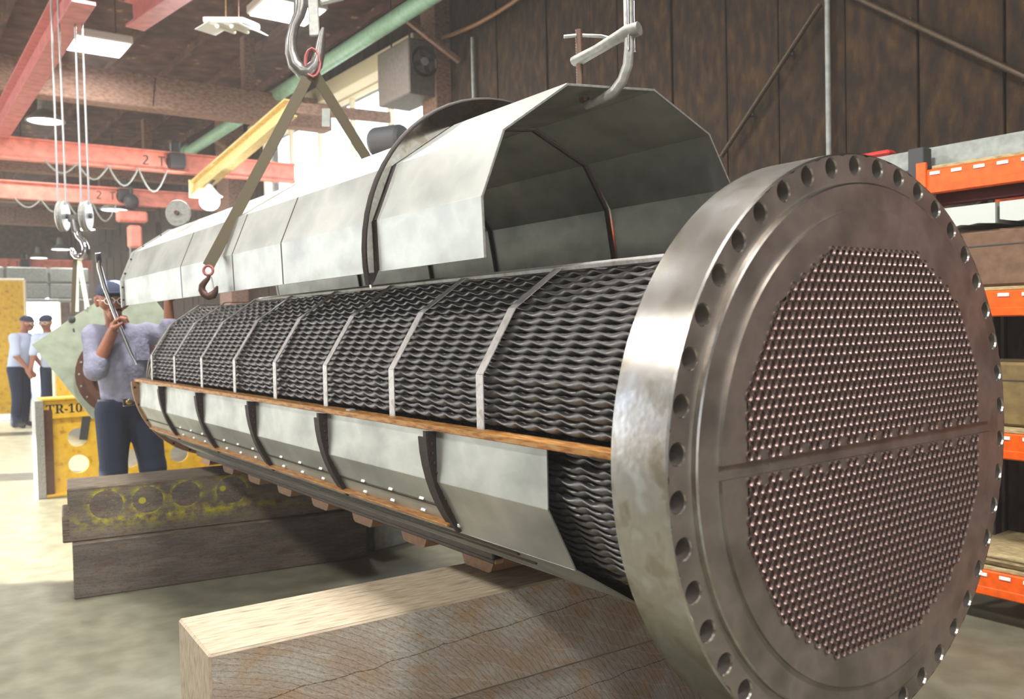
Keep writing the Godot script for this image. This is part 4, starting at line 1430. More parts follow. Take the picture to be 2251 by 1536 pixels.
	for q in [Vector3(-0.2, 4.7, -4.6), Vector3(-0.2, 4.7, -1.0), Vector3(-0.4, 4.7, 2.6), Vector3(-4.2, 4.7, -8.0), Vector3(-4.2, 4.7, -4.0), Vector3(-4.2, 4.7, 0.0), Vector3(-4.2, 4.7, 4.0)]:
		lamp(1, q, "square shop lamp hanging over the work bay outside the view", OVER, "square lamps over the work bay")

const OVER := 30.0

# ---------------------------------------------------------------- the far part of the shop
func build_far_shop() -> void:
	# hook block with four ropes and slings
	var o := Vector3(-0.518, 2.364, -6.325)
	var hb := thing("hook_block", "two sheave hook block hanging on four wire ropes beside the worker", "hook block", o)
	var sc := 284.0
	for q in [[-27, -5], [24, -5]]:
		var s := st()
		var c := hk(Vector3.ZERO, q[0], q[1], sc)
		var bs := Basis(Vector3.UP, 1.1)
		lathe(s, [Vector2(0, -0.025), Vector2(0.11, -0.025), Vector2(0.12, -0.015), Vector2(0.105, 0), Vector2(0.12, 0.015), Vector2(0.11, 0.025), Vector2(0, 0.025)], Transform3D(bs, c), 28)
		var sh := put("sheave", s, M.cast_grey, hb)
		s = st()
		for k in [-1, 1]:
			lathe(s, [Vector2(0.02, 0.026), Vector2(0.02, 0.045), Vector2(0, 0.045)], Transform3D(bs * (Basis.IDENTITY if k == 1 else Basis(Vector3.UP, PI)), c), 12)
		put("axle_cap", s, M.dark_grey, sh)
		for e in [-9, 8]:
			s = st()
			rod(s, hk(Vector3.ZERO, q[0] + e, q[1] - 25, sc), hk(Vector3.ZERO, q[0] + e * (1.0 if e < 0 else 0.6), -900, sc), 0.0085, 6)
			put("wire_rope", s, M.rope, hb)
	var s := st()
	bar(s, hk(Vector3.ZERO, -14, 0, sc), hk(Vector3.ZERO, 16, 0, sc), 0.05, 0.06, 0.01)
	bar(s, hk(Vector3.ZERO, -2, 0, sc), hk(Vector3.ZERO, 2, 32, sc), 0.06, 0.05, 0.01, Vector3.BACK)
	put("yoke", s, M.hook, hb)
	s = st()
	var pp := [[2, 28], [6, 40], [16, 50], [21, 64], [19, 78], [10, 86], [0, 84], [-7, 76], [-10, 64]]
	var rr := [6, 6, 7, 8, 8, 8, 7.5, 6, 2.5]
	var path := []
	var rad := []
	for k in pp.size():
		path.append(hk(Vector3.ZERO, pp[k][0], pp[k][1], sc)); rad.append(rr[k] / sc)
	tube(s, path, rad, 10)
	put("hook_body", s, M.chrome, hb)
	# slings from the block to the green plate
	var sl := thing("lifting_sling", "pale and olive slings hanging from the hook block to the green plate", "sling", o)
	for q in [[[-2, 80], [-12, 215], "webbing"], [[4, 82], [20, 195], "webbing_pale"], [[0, 82], [-4, 205], "webbing_pale"]]:
		s = st()
		bar(s, hk(Vector3.ZERO, q[0][0], q[0][1], sc), hk(Vector3.ZERO, q[1][0], q[1][1], sc), 0.035, 0.006, 0.0, Vector3(-0.59, 0, 0.8))
		put("web", s, M[q[2]], sl)
	s = st()
	ball(s, hk(Vector3.ZERO, -14, 222, sc), Vector3(0.035, 0.035, 0.035), 6, 10)
	rod(s, hk(Vector3.ZERO, -14, 222, sc), hk(Vector3.ZERO, -10, 250, sc), 0.016, 8)
	put("shackle", s, M.dark_grey, sl)
	# tilted green plate with a brown bolted nozzle flange
	var pl := thing("green_plate", "tilted grey green steel plate hanging behind the worker", "plate", Vector3(-0.28, 1.36, -6.25))
	var pb := Basis(Vector3.UP, -0.35) * Basis(Vector3.BACK, 0.6)
	part_box("plate", Vector3.ZERO, Vector3(0.92, 0.72, 0.03), "plate_green", pl, 0.003, pb)
	s = st()
	var rp := PackedVector2Array()
	for k in 33: rp.append(Vector2(cos(TAU * k / 32.0), sin(TAU * k / 32.0)) * 0.33) if k < 32 else null
	prism(s, rp, Transform3D(pb, pb * Vector3(-0.08, -0.2, 0.015)), 0.03)
	var fl := put("nozzle_flange", s, M.brown_steel, pl)
	s = st()
	lathe(s, [Vector2(0.26, 0.0), Vector2(0.25, 0.1), Vector2(0.2, 0.1), Vector2(0.2, 0.0)], Transform3D(pb, pb * Vector3(-0.08, -0.2, 0.045)), 32)
	put("nozzle_neck", s, M.brown_steel, fl)
	for k in 20:
		var a := TAU * k / 20
		s = st()
		lathe(s, [Vector2(0.009, 0), Vector2(0.008, 0.008), Vector2(0, 0.008)], Transform3D(pb, pb * Vector3(-0.08 + cos(a) * 0.3, -0.2 + sin(a) * 0.3, 0.045)), 8)
		put("bolt", s, M.cast_grey, fl)
	# yellow stand with round holes
	var ys := thing("yellow_stand", "yellow steel stand with round holes and stencilled number behind the timbers", "stand", Vector3(-0.62, 0, -7.74))
	var W := 2.1
	part_box("top_band", Vector3(W / 2, 0.79, 0.03), Vector3(W, 0.17, 0.05), "yellow_paint", ys, 0.006)
	part_box("top_flange", Vector3(W / 2, 0.885, -0.04), Vector3(W, 0.02, 0.28), "yellow_paint", ys, 0.004)
	part_box("bottom_flange", Vector3(W / 2, 0.012, -0.04), Vector3(W, 0.024, 0.28), "yellow_paint", ys, 0.004)
	part_box("end_post", Vector3(-0.02, 0.44, 0.0), Vector3(0.07, 0.88, 0.22), "cast_grey", ys, 0.004)
	part_box("corner_angle", Vector3(0.05, 0.4, 0.05), Vector3(0.08, 0.78, 0.02), "brown_steel", ys, 0.003)
	s = st()
	var cols := [0.30, 0.75, 1.2, 1.65]
	var rows := [0.515, 0.27]
	holed_web(s, 0.02, W, 0.02, 0.71, cols, rows, 0.085, 0.02)
	put("web_plate", s, M.yellow_paint, ys)
	for x in [0.95, 1.45]:
		part_box("stiffener", Vector3(x, 0.38, 0.035), Vector3(0.015, 0.7, 0.05), "yellow_paint", ys, 0.002)
	var tm := TextMesh.new()
	var f := SystemFont.new()
	f.font_names = PackedStringArray(["Droid Serif"]); f.font_weight = 700
	tm.font = f; tm.text = "TR-10"; tm.font_size = 32; tm.pixel_size = 0.0034; tm.depth = 0.002
	var tx := put("stencil", tm, M.black, ys)
	tx.position = Vector3(0.19, 0.79, 0.057)
	part_box("hanging_plate", Vector3(0.36, 0.62, 0.045), Vector3(0.07, 0.26, 0.008), "dark_grey", ys, 0.002, Basis(Vector3.BACK, -0.16))
	# bright orange and yellow welding screens and carts farther back
	var scr := [
		["welding_screen", "orange yellow screen panel at the far left beside the doorway", Vector3(-0.1, 0, -16.4), Vector3(0.9, 2.45, 0.06), "yellow_paint"],
		["welding_screen", "low yellow screen behind the two far workers", Vector3(0.95, 0, -13.2), Vector3(1.3, 1.05, 0.06), "yellow_paint"],
	]
	for q in scr:
		var t := thing(q[0], q[1], "screen", q[2])
		var sz: Vector3 = q[3]
		part_box("panel", Vector3(0, sz.y / 2 + 0.05, 0), Vector3(sz.x, sz.y - 0.1, 0.02), q[4], t)
		s = st()
		for x in [-sz.x / 2, sz.x / 2]: rod(s, Vector3(x, 0, 0), Vector3(x, sz.y, 0), 0.025, 8)
		rod(s, Vector3(-sz.x / 2, sz.y, 0), Vector3(sz.x / 2, sz.y, 0), 0.025, 8)
		put("frame", s, M.cream, t)
	var rc := thing("red_cabinet", "red and white cabinet far behind the worker's shoulder", "cabinet", Vector3(1.55, 0, -9.4))
	part_box("body", Vector3(0, 0.78, 0), Vector3(0.7, 1.5, 0.5), "pallet_red", rc, 0.02)
	part_box("door", Vector3(-0.05, 0.95, 0.255), Vector3(0.5, 1.0, 0.02), "white", rc, 0.005)
	part_box("base", Vector3(0, 0.03, 0), Vector3(0.66, 0.06, 0.46), "black", rc)
	var cr := thing("grey_crate_stack", "pale grey panelled crates stacked near the far doorway", "crates", Vector3(0.9, 0, -21.0))
	for k in 3:
		for j in 2:
			part_box("panel", Vector3(-0.8 + k * 0.85, 2.46 + j * 0.36, 0), Vector3(0.8, 0.33, 0.4), "grey_paint", cr, 0.02)
	part_box("shelf", Vector3(0, 2.25, -0.05), Vector3(2.7, 0.06, 0.5), "cast_grey", cr, 0.01)
	for x in [-1.3, 1.3]: part_box("leg", Vector3(x, 1.11, -0.05), Vector3(0.1, 2.22, 0.3), "cast_grey", cr, 0.01)
	# orange chain hoist
	var ch := thing("chain_hoist", "small orange chain hoist hanging under the lower salmon beam", "hoist", Vector3(1.62, 3.02, -13.8))
	part_box("body", Vector3(0, 0, 0), Vector3(0.2, 0.36, 0.18), "salmon_paint", ch, 0.03)
	part_box("cross_head", Vector3(-0.03, 0.32, 0), Vector3(0.46, 0.18, 0.18), "salmon_paint", ch, 0.03)
	s = st()
	ball(s, Vector3(-0.03, 0.56, 0), Vector3(0.12, 0.13, 0.1), 6, 10)
	rod(s, Vector3(-0.03, 0.6, 0), Vector3(-0.03, 0.8, 0), 0.03)
	put("motor", s, M.dark_grey, ch)
	s = st()
	rod(s, Vector3(-0.08, -0.15, 0.05), Vector3(-0.1, -0.75, 0.05), 0.012)
	put("chain", s, M.grey_paint, ch)
	# flood lamp near the end of the jib
	var fl2 := thing("flood_lamp", "dazzling white flood lamp below the end of the yellow jib", "lamp", Vector3(1.72, 3.14, -10.2))
	s = st()
	ball(s, Vector3(0, 0, 0), Vector3(0.13, 0.12, 0.13), 8, 12)
	put("lamp_globe", s, M.lamp_glow, fl2)
	s = st()
	lathe(s, [Vector2(0.02, 0.22), Vector2(0.1, 0.12), Vector2(0.16, 0.06), Vector2(0.15, 0.06)], Transform3D(Basis(Vector3.RIGHT, -PI / 2), Vector3.ZERO), 20)
	put("shade", s, M.white, fl2)
	s = st()
	rod(s, Vector3(0, 0.2, 0), Vector3(0.08, 0.3, 0), 0.02)
	put("stem", s, M.dark_grey, fl2)
	var ol := OmniLight3D.new()
	ol.name = "light"; ol.light_energy = 6.0; ol.omni_range = 40.0; ol.light_size = 0.1; ol.shadow_enabled = true
	ol.position = Vector3(0, -0.01, 0)
	fl2.add_child(ol)

func holed_web(s: SurfaceTool, x0: float, x1: float, y0: float, y1: float, cols: Array, rows: Array, r: float, th: float) -> void:
	# a plate split into cells, each with one round hole
	var xe := [x0]
	for k in cols.size() - 1: xe.append((cols[k] + cols[k + 1]) / 2.0)
	xe.append(x1)
	var ye := [y0, (rows[0] + rows[1]) / 2.0, y1]
	for i in cols.size():
		for j in 2:
			var c := Vector2(cols[i], rows[1 - j])
			var lo := Vector2(xe[i], ye[j])
			var hi := Vector2(xe[i + 1], ye[j + 1])
			var n := 32
			var angs := []
			for k in n: angs.append(TAU * k / n)
			for q in [lo, Vector2(hi.x, lo.y), hi, Vector2(lo.x, hi.y)]: angs.append(fposmod((q - c).angle(), TAU))
			angs.sort()
			for k in angs.size():
				var hp := []
				var ep := []
				for a in [angs[k], angs[(k + 1) % angs.size()]]:
					var d := Vector2(cos(a), sin(a))
					hp.append(c + d * r)
					var fx := ((hi.x - c.x) if d.x > 0 else (lo.x - c.x)) / (d.x if absf(d.x) > 1e-6 else 1e-6)
					var fy := ((hi.y - c.y) if d.y > 0 else (lo.y - c.y)) / (d.y if absf(d.y) > 1e-6 else 1e-6)
					ep.append(c + d * minf(absf(fx), absf(fy)))
				for z in [[th / 2, 1.0], [-th / 2, -1.0]]:
					quad(s, Vector3(hp[0].x, hp[0].y, z[0]), Vector3(hp[1].x, hp[1].y, z[0]), Vector3(ep[1].x, ep[1].y, z[0]), Vector3(ep[0].x, ep[0].y, z[0]), Vector3(0, 0, z[1]))
				var m := Vector3(c.x - hp[0].x, c.y - hp[0].y, 0).normalized()
				quad(s, Vector3(hp[0].x, hp[0].y, th / 2), Vector3(hp[1].x, hp[1].y, th / 2), Vector3(hp[1].x, hp[1].y, -th / 2), Vector3(hp[0].x, hp[0].y, -th / 2), m)

# ---------------------------------------------------------------- people: smooth skins round a skeleton
func skin(bones: Array, cell: float, blend: float, cuts := []) -> ArrayMesh:
	# bones: [a, b, ra, rb] capsules joined by a smooth minimum; cuts: [point, normal] planes that trim the result
	var lo := Vector3(1e9, 1e9, 1e9)
	var hi := -lo
	for b in bones:
		var m: float = maxf(b[2], b[3]) + 3.0 * cell
		for p in [b[0], b[1]]:
			lo = lo.min(p - Vector3.ONE * m); hi = hi.max(p + Vector3.ONE * m)
	var n := Vector3i(((hi - lo) / cell).ceil()) + Vector3i.ONE
	var sx := 1
	var sy := n.x
	var sz := n.x * n.y
	var d := PackedFloat32Array()
	d.resize(n.x * n.y * n.z)
	d.fill(1.0)
	for b in bones:
		var A: Vector3 = b[0]
		var B: Vector3 = b[1]
		var ra: float = b[2]
		var rb: float = b[3]
		var m := maxf(ra, rb) + blend * 1.2 + 2.0 * cell
		var l := Vector3i(((A.min(B) - Vector3.ONE * m - lo) / cell).floor()).clamp(Vector3i.ZERO, n - Vector3i.ONE)
		var h := Vector3i(((A.max(B) + Vector3.ONE * m - lo) / cell).ceil()).clamp(Vector3i.ZERO, n - Vector3i.ONE)
		var ab := B - A
		var ll := maxf(ab.length_squared(), 1e-9)
		for z in range(l.z, h.z + 1):
			for y in range(l.y, h.y + 1):
				var i := z * sz + y * sy + l.x
				for x in range(l.x, h.x + 1):
					var p := lo + Vector3(x, y, z) * cell
					var t := clampf((p - A).dot(ab) / ll, 0.0, 1.0)
					var v := (p - A - ab * t).length() - lerpf(ra, rb, t)
					var o := d[i]
					var k := maxf(blend - absf(o - v), 0.0)
					d[i] = minf(o, v) - k * k / (4.0 * blend)
					i += 1
	if cuts:
		for z in n.z:
			for y in n.y:
				for x in n.x:
					var i := z * sz + y * sy + x
					if d[i] > 0.1: continue
					var p := lo + Vector3(x, y, z) * cell
					for c in cuts:
						d[i] = maxf(d[i], (p - c[0]).dot(c[1]))
	# surface nets
	var idx := PackedInt32Array()
	idx.resize(d.size())
	idx.fill(-1)
	var verts := PackedVector3Array()
	var corner := [0, sx, sy, sx + sy, sz, sx + sz, sy + sz, sx + sy + sz]
	var cpos := [Vector3(0, 0, 0), Vector3(1, 0, 0), Vector3(0, 1, 0), Vector3(1, 1, 0), Vector3(0, 0, 1), Vector3(1, 0, 1), Vector3(0, 1, 1), Vector3(1, 1, 1)]
	var edges := [[0, 1], [2, 3], [4, 5], [6, 7], [0, 2], [1, 3], [4, 6], [5, 7], [0, 4], [1, 5], [2, 6], [3, 7]]
	for z in n.z - 1:
		for y in n.y - 1:
			for x in n.x - 1:
				var i := z * sz + y * sy + x
				if d[i] > 2.0 * cell or d[i] < -2.0 * cell: continue
				var inside := 0
				for c in corner:
					if d[i + c] < 0.0: inside += 1
				if inside == 0 or inside == 8: continue
				var sum := Vector3.ZERO
				var cnt := 0
				for e in edges:
					var a: float = d[i + corner[e[0]]]
					var b: float = d[i + corner[e[1]]]
					if (a < 0.0) != (b < 0.0):
						sum += cpos[e[0]].lerp(cpos[e[1]], a / (a - b)); cnt += 1
				idx[i] = verts.size()
				verts.append(lo + (Vector3(x, y, z) + sum / cnt) * cell)
	var ix := PackedInt32Array()
	for z in range(1, n.z - 1):
		for y in range(1, n.y - 1):
			for x in range(1, n.x - 1):
				var i := z * sz + y * sy + x
				if idx[i] < 0: continue
				for ax in 3:
					var st1: int = [sx, sy, sz][ax]
					var u: int = [sy, sz, sx][ax]
					var w: int = [sz, sx, sy][ax]
					if (d[i] < 0.0) != (d[i + st1] < 0.0):
						var q0 := idx[i]
						var q1 := idx[i - u]
						var q2 := idx[i - u - w]
						var q3 := idx[i - w]
						if q0 < 0 or q1 < 0 or q2 < 0 or q3 < 0: continue
						if d[i] < 0.0: ix.append_array(PackedInt32Array([q0, q1, q2, q0, q2, q3]))
						else: ix.append_array(PackedInt32Array([q0, q2, q1, q0, q3, q2]))
	var nm := PackedVector3Array()
	nm.resize(verts.size())
	for i in range(0, ix.size(), 3):
		var fn := (verts[ix[i + 2]] - verts[ix[i]]).cross(verts[ix[i + 1]] - verts[ix[i]])
		for k in 3: nm[ix[i + k]] += fn
	for i in nm.size(): nm[i] = nm[i].normalized()
	var arr := []
	arr.resize(Mesh.ARRAY_MAX)
	arr[Mesh.ARRAY_VERTEX] = verts; arr[Mesh.ARRAY_NORMAL] = nm; arr[Mesh.ARRAY_INDEX] = ix
	var m := ArrayMesh.new()
	if verts.size(): m.add_surface_from_arrays(Mesh.PRIMITIVE_TRIANGLES, arr)
	return m

func hand_bones(w: Vector3, dir: Vector3, palm: Vector3, curl: float, sc := 1.0) -> Array:
	# wrist, direction of the palm, direction the palm faces; fingers curl towards palm
	var out := []
	var f := dir.normalized()
	var p := (palm - f * palm.dot(f)).normalized()
	var a := f.cross(p).normalized()
	out.append([w, w + f * 0.05 * sc, 0.026 * sc, 0.03 * sc])
	for k in 4:
		var off := a * (k - 1.5) * 0.021 * sc
		var root := w + f * 0.082 * sc + off
		out.append([w + f * 0.03 * sc + off * 0.8, root, 0.015 * sc, 0.0125 * sc])
		var l: float = [0.033, 0.038, 0.035, 0.028][k] * sc
		var q := root
		var dd := f
		for j in 3:
			dd = dd.rotated(a, -curl * (0.8 if j == 0 else 1.0)).normalized() if f.rotated(a, -0.5).dot(p) > 0 else dd.rotated(a, curl * (0.8 if j == 0 else 1.0)).normalized()
			var e: Vector3 = q + dd * l * [1.2, 0.8, 0.65][j]
			out.append([q, e, 0.0105 * sc, 0.009 * sc])
			q = e
	var tr := w + f * 0.035 * sc - a * 0.034 * sc
	var t1 := tr + (f * 0.6 - a * 0.5 + p * 0.6).normalized() * 0.042 * sc
	out.append([w + f * 0.015 * sc, tr, 0.016 * sc, 0.0145 * sc])
	out.append([tr, t1, 0.0135 * sc, 0.0115 * sc])
	out.append([t1, t1 + (f * 0.75 + p * 0.6).normalized() * 0.032 * sc, 0.0112 * sc, 0.0095 * sc])
	return out

func build_worker() -> void:
	var o := Vector3(-0.36, 0, -5.5)
	var w := thing("person", "worker in grey blue shirt and navy jeans holding a bright pry bar", "person", o)
	# joints, relative to the point between the feet
	var hip := Vector3(0, 0.96, 0)
	var chest := Vector3(-0.02, 1.32, 0.0)
	var neck := Vector3(-0.06, 1.53, 0.01)
	var head := Vector3(-0.095, 1.685, 0.07)
	var rs := Vector3(-0.205, 1.455, 0.0)
	var re := Vector3(-0.225, 1.22, 0.12)
	var rw := Vector3(-0.125, 1.475, 0.19)
	var ls := Vector3(0.15, 1.46, 0.0)
	var le := Vector3(0.27, 1.44, 0.12)
	var lw := Vector3(0.27, 1.69, 0.12)
	var hips := [Vector3(-0.095, 0.93, 0), Vector3(0.095, 0.93, 0)]
	var knees := [Vector3(-0.115, 0.50, 0.03), Vector3(0.15, 0.50, 0.02)]
	var ank := [Vector3(-0.12, 0.085, -0.02), Vector3(0.19, 0.085, -0.03)]
	# body: one continuous skin
	var b := [[hip, chest, 0.115, 0.125], [chest, neck - Vector3(0, 0.03, 0), 0.12, 0.06], [neck - Vector3(0, 0.05, 0), head - Vector3(0, 0.05, 0.01), 0.058, 0.058],
		[chest + Vector3(-0.05, 0.12, 0), rs, 0.07, 0.055], [chest + Vector3(0.05, 0.12, 0), ls, 0.07, 0.055],
		[rs, re, 0.05, 0.044], [re, rw, 0.05, 0.036], [ls, le, 0.05, 0.044], [le, lw, 0.044, 0.031]]
	for k in 2:
		b.append([hips[k], knees[k], 0.08, 0.055]); b.append([knees[k], ank[k], 0.055, 0.04])
	var body := skin(b, 0.013, 0.035)
	var hd := head_bones(Vector3.ZERO)
	var hx := Transform3D(Basis.IDENTITY.scaled(Vector3.ONE * 1.13), head)
	body = join([body, skin(hd, 0.0055, 0.016), skin(hand_bones(rw, Vector3(0.25, 0.9, 0.2), Vector3(0.9, -0.2, 0.3), 0.85), 0.0045, 0.008), skin(hand_bones(lw, Vector3(0.3, 0.9, 0.3), Vector3(-0.2, 0.2, 0.9), 0.4), 0.0045, 0.008)], [Transform3D.IDENTITY, hx])
	put("body", body, M.skin, w)
	# shirt: torso, short collar, sleeves rolled to the elbow
	var sh := [[hip + Vector3(0, 0.02, 0.01), chest + Vector3(0, -0.08, 0.015), 0.155, 0.165], [chest + Vector3(0, -0.1, 0.01), chest + Vector3(-0.01, 0.1, 0.0), 0.165, 0.13],
		[hip + Vector3(-0.05, 0.02, 0), chest + Vector3(-0.08, 0.05, 0), 0.12, 0.11], [hip + Vector3(0.05, 0.02, 0), chest + Vector3(0.08, 0.05, 0), 0.12, 0.11],
		[chest + Vector3(-0.05, 0.12, 0), rs, 0.085, 0.075], [chest + Vector3(0.05, 0.12, 0), ls, 0.085, 0.075],
		[rs, re + Vector3(-0.005, 0, 0.01), 0.075, 0.068], [re, re.lerp(rw, 0.22), 0.07, 0.062], [ls, le, 0.075, 0.068], [le, le.lerp(lw, 0.3), 0.068, 0.062]]
	put("shirt", skin(sh, 0.012, 0.03, [[Vector3(0, 0.985, 0), Vector3(0, -1, 0)]]), M.shirt, w)
	var cl := st()
	for q in [[-1, 0.0], [1, 0.0]]:
		var s1: float = q[0]
		bar(cl, neck + Vector3(0.005 * s1, 0.0, 0.085), neck + Vector3(0.065 * s1, 0.035, 0.01), 0.012, 0.05, 0.003, Vector3(0.3 * s1, 0.9, 0.3))
		bar(cl, neck + Vector3(0.065 * s1, 0.035, 0.01), neck + Vector3(0.03 * s1, 0.045, -0.06), 0.012, 0.05, 0.003)
	put("collar", cl, M.shirt, w)
	var us := st()
	ball(us, neck + Vector3(0.01, -0.02, 0.062), Vector3(0.035, 0.05, 0.025), 6, 10)
	put("undershirt", us, M.red_cloth, w)
	var pk := st()
	box(pk, Vector3(0.075, 1.33, 0.158), Vector3(0.1, 0.11, 0.006), 0.002, Basis(Vector3.UP, 0.25) * Basis(Vector3.RIGHT, -0.12))
	put("pocket", pk, M.shirt, w)
	# jeans
	var jn := [[hip + Vector3(-0.05, 0.02, 0), hip + Vector3(0.05, 0.02, 0), 0.145, 0.145]]
	for k in 2:
		jn.append([hips[k] + Vector3(0, -0.02, 0), knees[k], 0.125, 0.088]); jn.append([knees[k], ank[k] + Vector3(0, 0.0, 0), 0.088, 0.08])
	put("jeans", skin(jn, 0.013, 0.03, [[Vector3(0, 1.0, 0), Vector3(0, 1, 0)], [Vector3(0, 0.06, 0), Vector3(0, -1, 0)]]), M.denim, w)
	var bl := st()
	lathe(bl, [Vector2(0.196, -0.02), Vector2(0.199, 0.0), Vector2(0.196, 0.02)], Transform3D(Basis(Vector3.RIGHT, -PI / 2).scaled_local(Vector3(1.0, 0.76, 1.0)), Vector3(0, 0.99, 0.002)), 32)
	put("belt", bl, M.leather, w)
	var bk := st()
	box(bk, Vector3(-0.025, 0.99, 0.156), Vector3(0.085, 0.06, 0.012), 0.006)
	var bo := put("belt_buckle", bk, M.chrome, w)
	bk = st()
	ball(bk, Vector3(-0.025, 0.99, 0.163), Vector3(0.026, 0.018, 0.006), 6, 10)
	put("buckle_emblem", bk, M.brass, bo)
	# boots
	for k in 2:
		var a: Vector3 = ank[k]
		put("boot", skin([[a + Vector3(0, 0.02, 0), a + Vector3(0, -0.03, 0), 0.055, 0.05], [a + Vector3(0, -0.035, -0.03), a + Vector3(0, -0.045, 0.15), 0.048, 0.04]], 0.012, 0.03, [[Vector3(0, 0.002, 0), Vector3(0, -1, 0)]]), M.leather, w)
	head_gear(w, head, "cap", "cap_pale", 1.13)
	# pry bar held in the raised hand
	var pb := thing("pry_bar", "long bright steel pry bar held upright in front of the worker's face", "bar", o + Vector3(-0.098, 1.56, 0.22))
	var s := st()
	tube(s, [Vector3(-0.105, 0.40, 0.015), Vector3(-0.10, 0.36, 0.0), Vector3(-0.07, 0.22, 0.0), Vector3(0.0, 0.0, 0.0), Vector3(0.08, -0.23, 0.0), Vector3(0.115, -0.31, 0.01)], [0.012, 0.0165, 0.0165, 0.014, 0.012, 0.006], 8)
	put("shaft", s, M.chrome, pb)
	s = st()
	bar(s, Vector3(-0.112, 0.45, 0.03), Vector3(-0.103, 0.385, 0.012), 0.036, 0.012, 0.003, Vector3(0, 0.2, 1))
	put("chisel_end", s, M.chrome, pb)

func head_bones(h: Vector3) -> Array:
	return [[h + Vector3(0, 0.03, -0.02), h + Vector3(0, 0.025, 0.02), 0.083, 0.08], [h + Vector3(0, -0.02, 0.03), h + Vector3(0, -0.075, 0.045), 0.066, 0.04],
		[h + Vector3(0, 0.012, 0.092), h + Vector3(0, -0.028, 0.113), 0.009, 0.015], [h + Vector3(-0.02, -0.028, 0.1), h + Vector3(0.02, -0.028, 0.1), 0.011, 0.011],
		[h + Vector3(-0.03, 0.028, 0.082), h + Vector3(0.03, 0.028, 0.082), 0.018, 0.018],
		[h + Vector3(-0.022, -0.06, 0.082), h + Vector3(0.022, -0.06, 0.082), 0.011, 0.011], [h + Vector3(-0.018, -0.073, 0.08), h + Vector3(0.018, -0.073, 0.08), 0.011, 0.011],
		[h + Vector3(-0.088, 0.02, -0.005), h + Vector3(-0.085, -0.02, 0.0), 0.016, 0.011], [h + Vector3(0.088, 0.02, -0.005), h + Vector3(0.085, -0.02, 0.0), 0.016, 0.011],
		[h + Vector3(-0.05, -0.01, 0.05), h + Vector3(0.05, -0.01, 0.05), 0.035, 0.035]]

func head_gear(w: Node3D, at: Vector3, cap: String, crown: String, sc := 1.0) -> void:
	var h := Vector3.ZERO
	var made := []
	made.append(put("cap", skin([[h + Vector3(0, 0.045, -0.02), h + Vector3(0, 0.04, 0.02), 0.092, 0.088]], 0.008, 0.01, [[h + Vector3(0, 0.045, 0), Vector3(0, -1, -0.15)]]), M[cap], w))
	var s := st()
	ball(s, h + Vector3(0.02, 0.075, 0.0), Vector3(0.085, 0.062, 0.085), 8, 14)
	made.append(put("cap_crown", s, M[crown], w))
	s = st()
	ball(s, h + Vector3(0, 0.052, 0.095), Vector3(0.075, 0.008, 0.06), 6, 14)
	made.append(put("cap_brim", s, M[cap], w))
	s = st()
	for k in [-1, 1]:
		ball(s, h + Vector3(0.034 * k, 0.008, 0.089), Vector3(0.013, 0.008, 0.011), 6, 8)
	made.append(put("eyes", s, M.white, w))
	s = st()
	for k in [-1, 1]:
		ball(s, h + Vector3(0.034 * k, 0.008, 0.099), Vector3(0.006, 0.006, 0.003), 5, 8)
		bar(s, h + Vector3(0.016 * k, 0.031, 0.101), h + Vector3(0.056 * k, 0.031, 0.088), 0.008, 0.008)
	tube(s, [h + Vector3(-0.034, -0.054, 0.088), h + Vector3(0, -0.044, 0.103), h + Vector3(0.034, -0.054, 0.088)], [0.004, 0.009, 0.004], 8)
	made.append(put("brows_and_moustache", s, M.hair, w))
	s = st()
	for k in [-1, 1]:
		var ring := []
		for j in 15:
			var a := TAU * j / 14
			ring.append(h + Vector3(0.036 * k + cos(a) * 0.029, 0.004 + sin(a) * 0.022, 0.113 - 0.012 * absf(cos(a)) * (1.0 if cos(a) * k > 0 else 0.2)))
		tube(s, ring, 0.003, 6, 1.0, false)
		rod(s, h + Vector3(0.064 * k, 0.006, 0.1), h + Vector3(0.09 * k, 0.012, 0.0), 0.003, 6)
	rod(s, h + Vector3(-0.008, 0.008, 0.113), h + Vector3(0.008, 0.008, 0.113), 0.003, 6)
	made.append(put("safety_glasses", s, M.white, w))
	for o in made:
		o.position = at; o.scale = Vector3.ONE * sc

func join(parts: Array, at := []) -> ArrayMesh:
	var s := SurfaceTool.new()
	s.begin(Mesh.PRIMITIVE_TRIANGLES)
	for k in parts.size():
		if parts[k].get_surface_count(): s.append_from(parts[k], 0, at[k] if k < at.size() else Transform3D.IDENTITY)
	return s.commit()

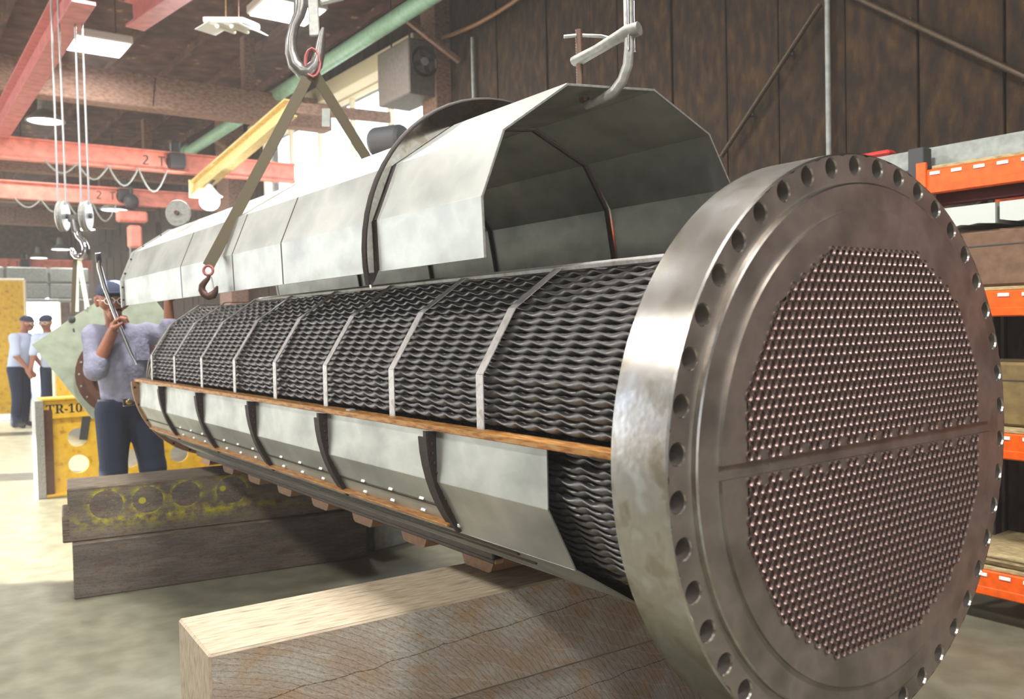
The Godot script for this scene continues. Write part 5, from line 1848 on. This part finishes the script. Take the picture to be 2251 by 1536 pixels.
func build_far_workers() -> void:
	var specs := [
		["worker in pale blue shirt and dark trousers standing by the far doorway, arm hanging", Vector3(0.02, 0, -14.7), 1.75, 0.9],
		["worker in a dark cap bent forward behind the low yellow screen", Vector3(0.46, 0, -14.3), 1.72, -0.5],
	]
	for q in specs:
		var w := thing("person", q[0], "person", q[1], "")
		w.rotation.y = q[3]
		var ln := 0.10 if q[3] > 0 else 0.2
		var hip := Vector3(0, 0.95, 0)
		var chest := Vector3(0, 1.3, ln * 0.6)
		var neck := Vector3(0, 1.5, ln)
		var head := Vector3(0, 1.65, ln + 0.06)
		var b := [[hip, chest, 0.12, 0.13], [chest, neck, 0.12, 0.06], [neck, head, 0.058, 0.058], [head, head + Vector3(0, 0.05, 0), 0.085, 0.085]]
		var sh := [[hip, chest, 0.165, 0.16], [chest, neck - Vector3(0, 0.08, 0), 0.15, 0.11]]
		var jn := [[hip + Vector3(-0.05, 0, 0), hip + Vector3(0.05, 0, 0), 0.14, 0.14]]
		for k in [-1, 1]:
			var sd := chest + Vector3(0.19 * k, 0.13, 0)
			var el := sd + Vector3(0.04 * k, -0.28, 0.05)
			var wr := el + Vector3(-0.02 * k, -0.2, 0.16)
			b.append_array([[sd, el, 0.05, 0.042], [el, wr, 0.042, 0.03]])
			b.append_array(hand_bones(wr, Vector3(0, -0.8, 0.6), Vector3(-k, 0, 0), 0.3))
			sh.append_array([[chest + Vector3(0.05 * k, 0.12, 0), sd, 0.085, 0.075], [sd, el + Vector3(0, 0.04, 0), 0.072, 0.064]])
			var kn := Vector3(0.1 * k, 0.5, 0.03)
			var an := Vector3(0.11 * k, 0.08, -0.02)
			b.append_array([[Vector3(0.09 * k, 0.93, 0), kn, 0.08, 0.055], [kn, an, 0.055, 0.04]])
			jn.append_array([[Vector3(0.09 * k, 0.92, 0), kn, 0.12, 0.085], [kn, an, 0.085, 0.075]])
			put("boot", skin([[an, an + Vector3(0, -0.04, 0.13), 0.055, 0.04]], 0.016, 0.02, [[Vector3(0, 0.002, 0), Vector3(0, -1, 0)]]), M.leather, w)
		put("body", join([skin(b, 0.016, 0.03), skin(head_bones(head), 0.009, 0.016)]), M.skin, w)
		put("shirt", skin(sh, 0.016, 0.03, [[Vector3(0, 0.96, 0), Vector3(0, -1, 0)]]), M.shirt_pale, w)
		put("trousers", skin(jn, 0.016, 0.03, [[Vector3(0, 0.98, 0), Vector3(0, 1, 0)]]), M.denim, w)
		head_gear(w, head, "cap", "cap")
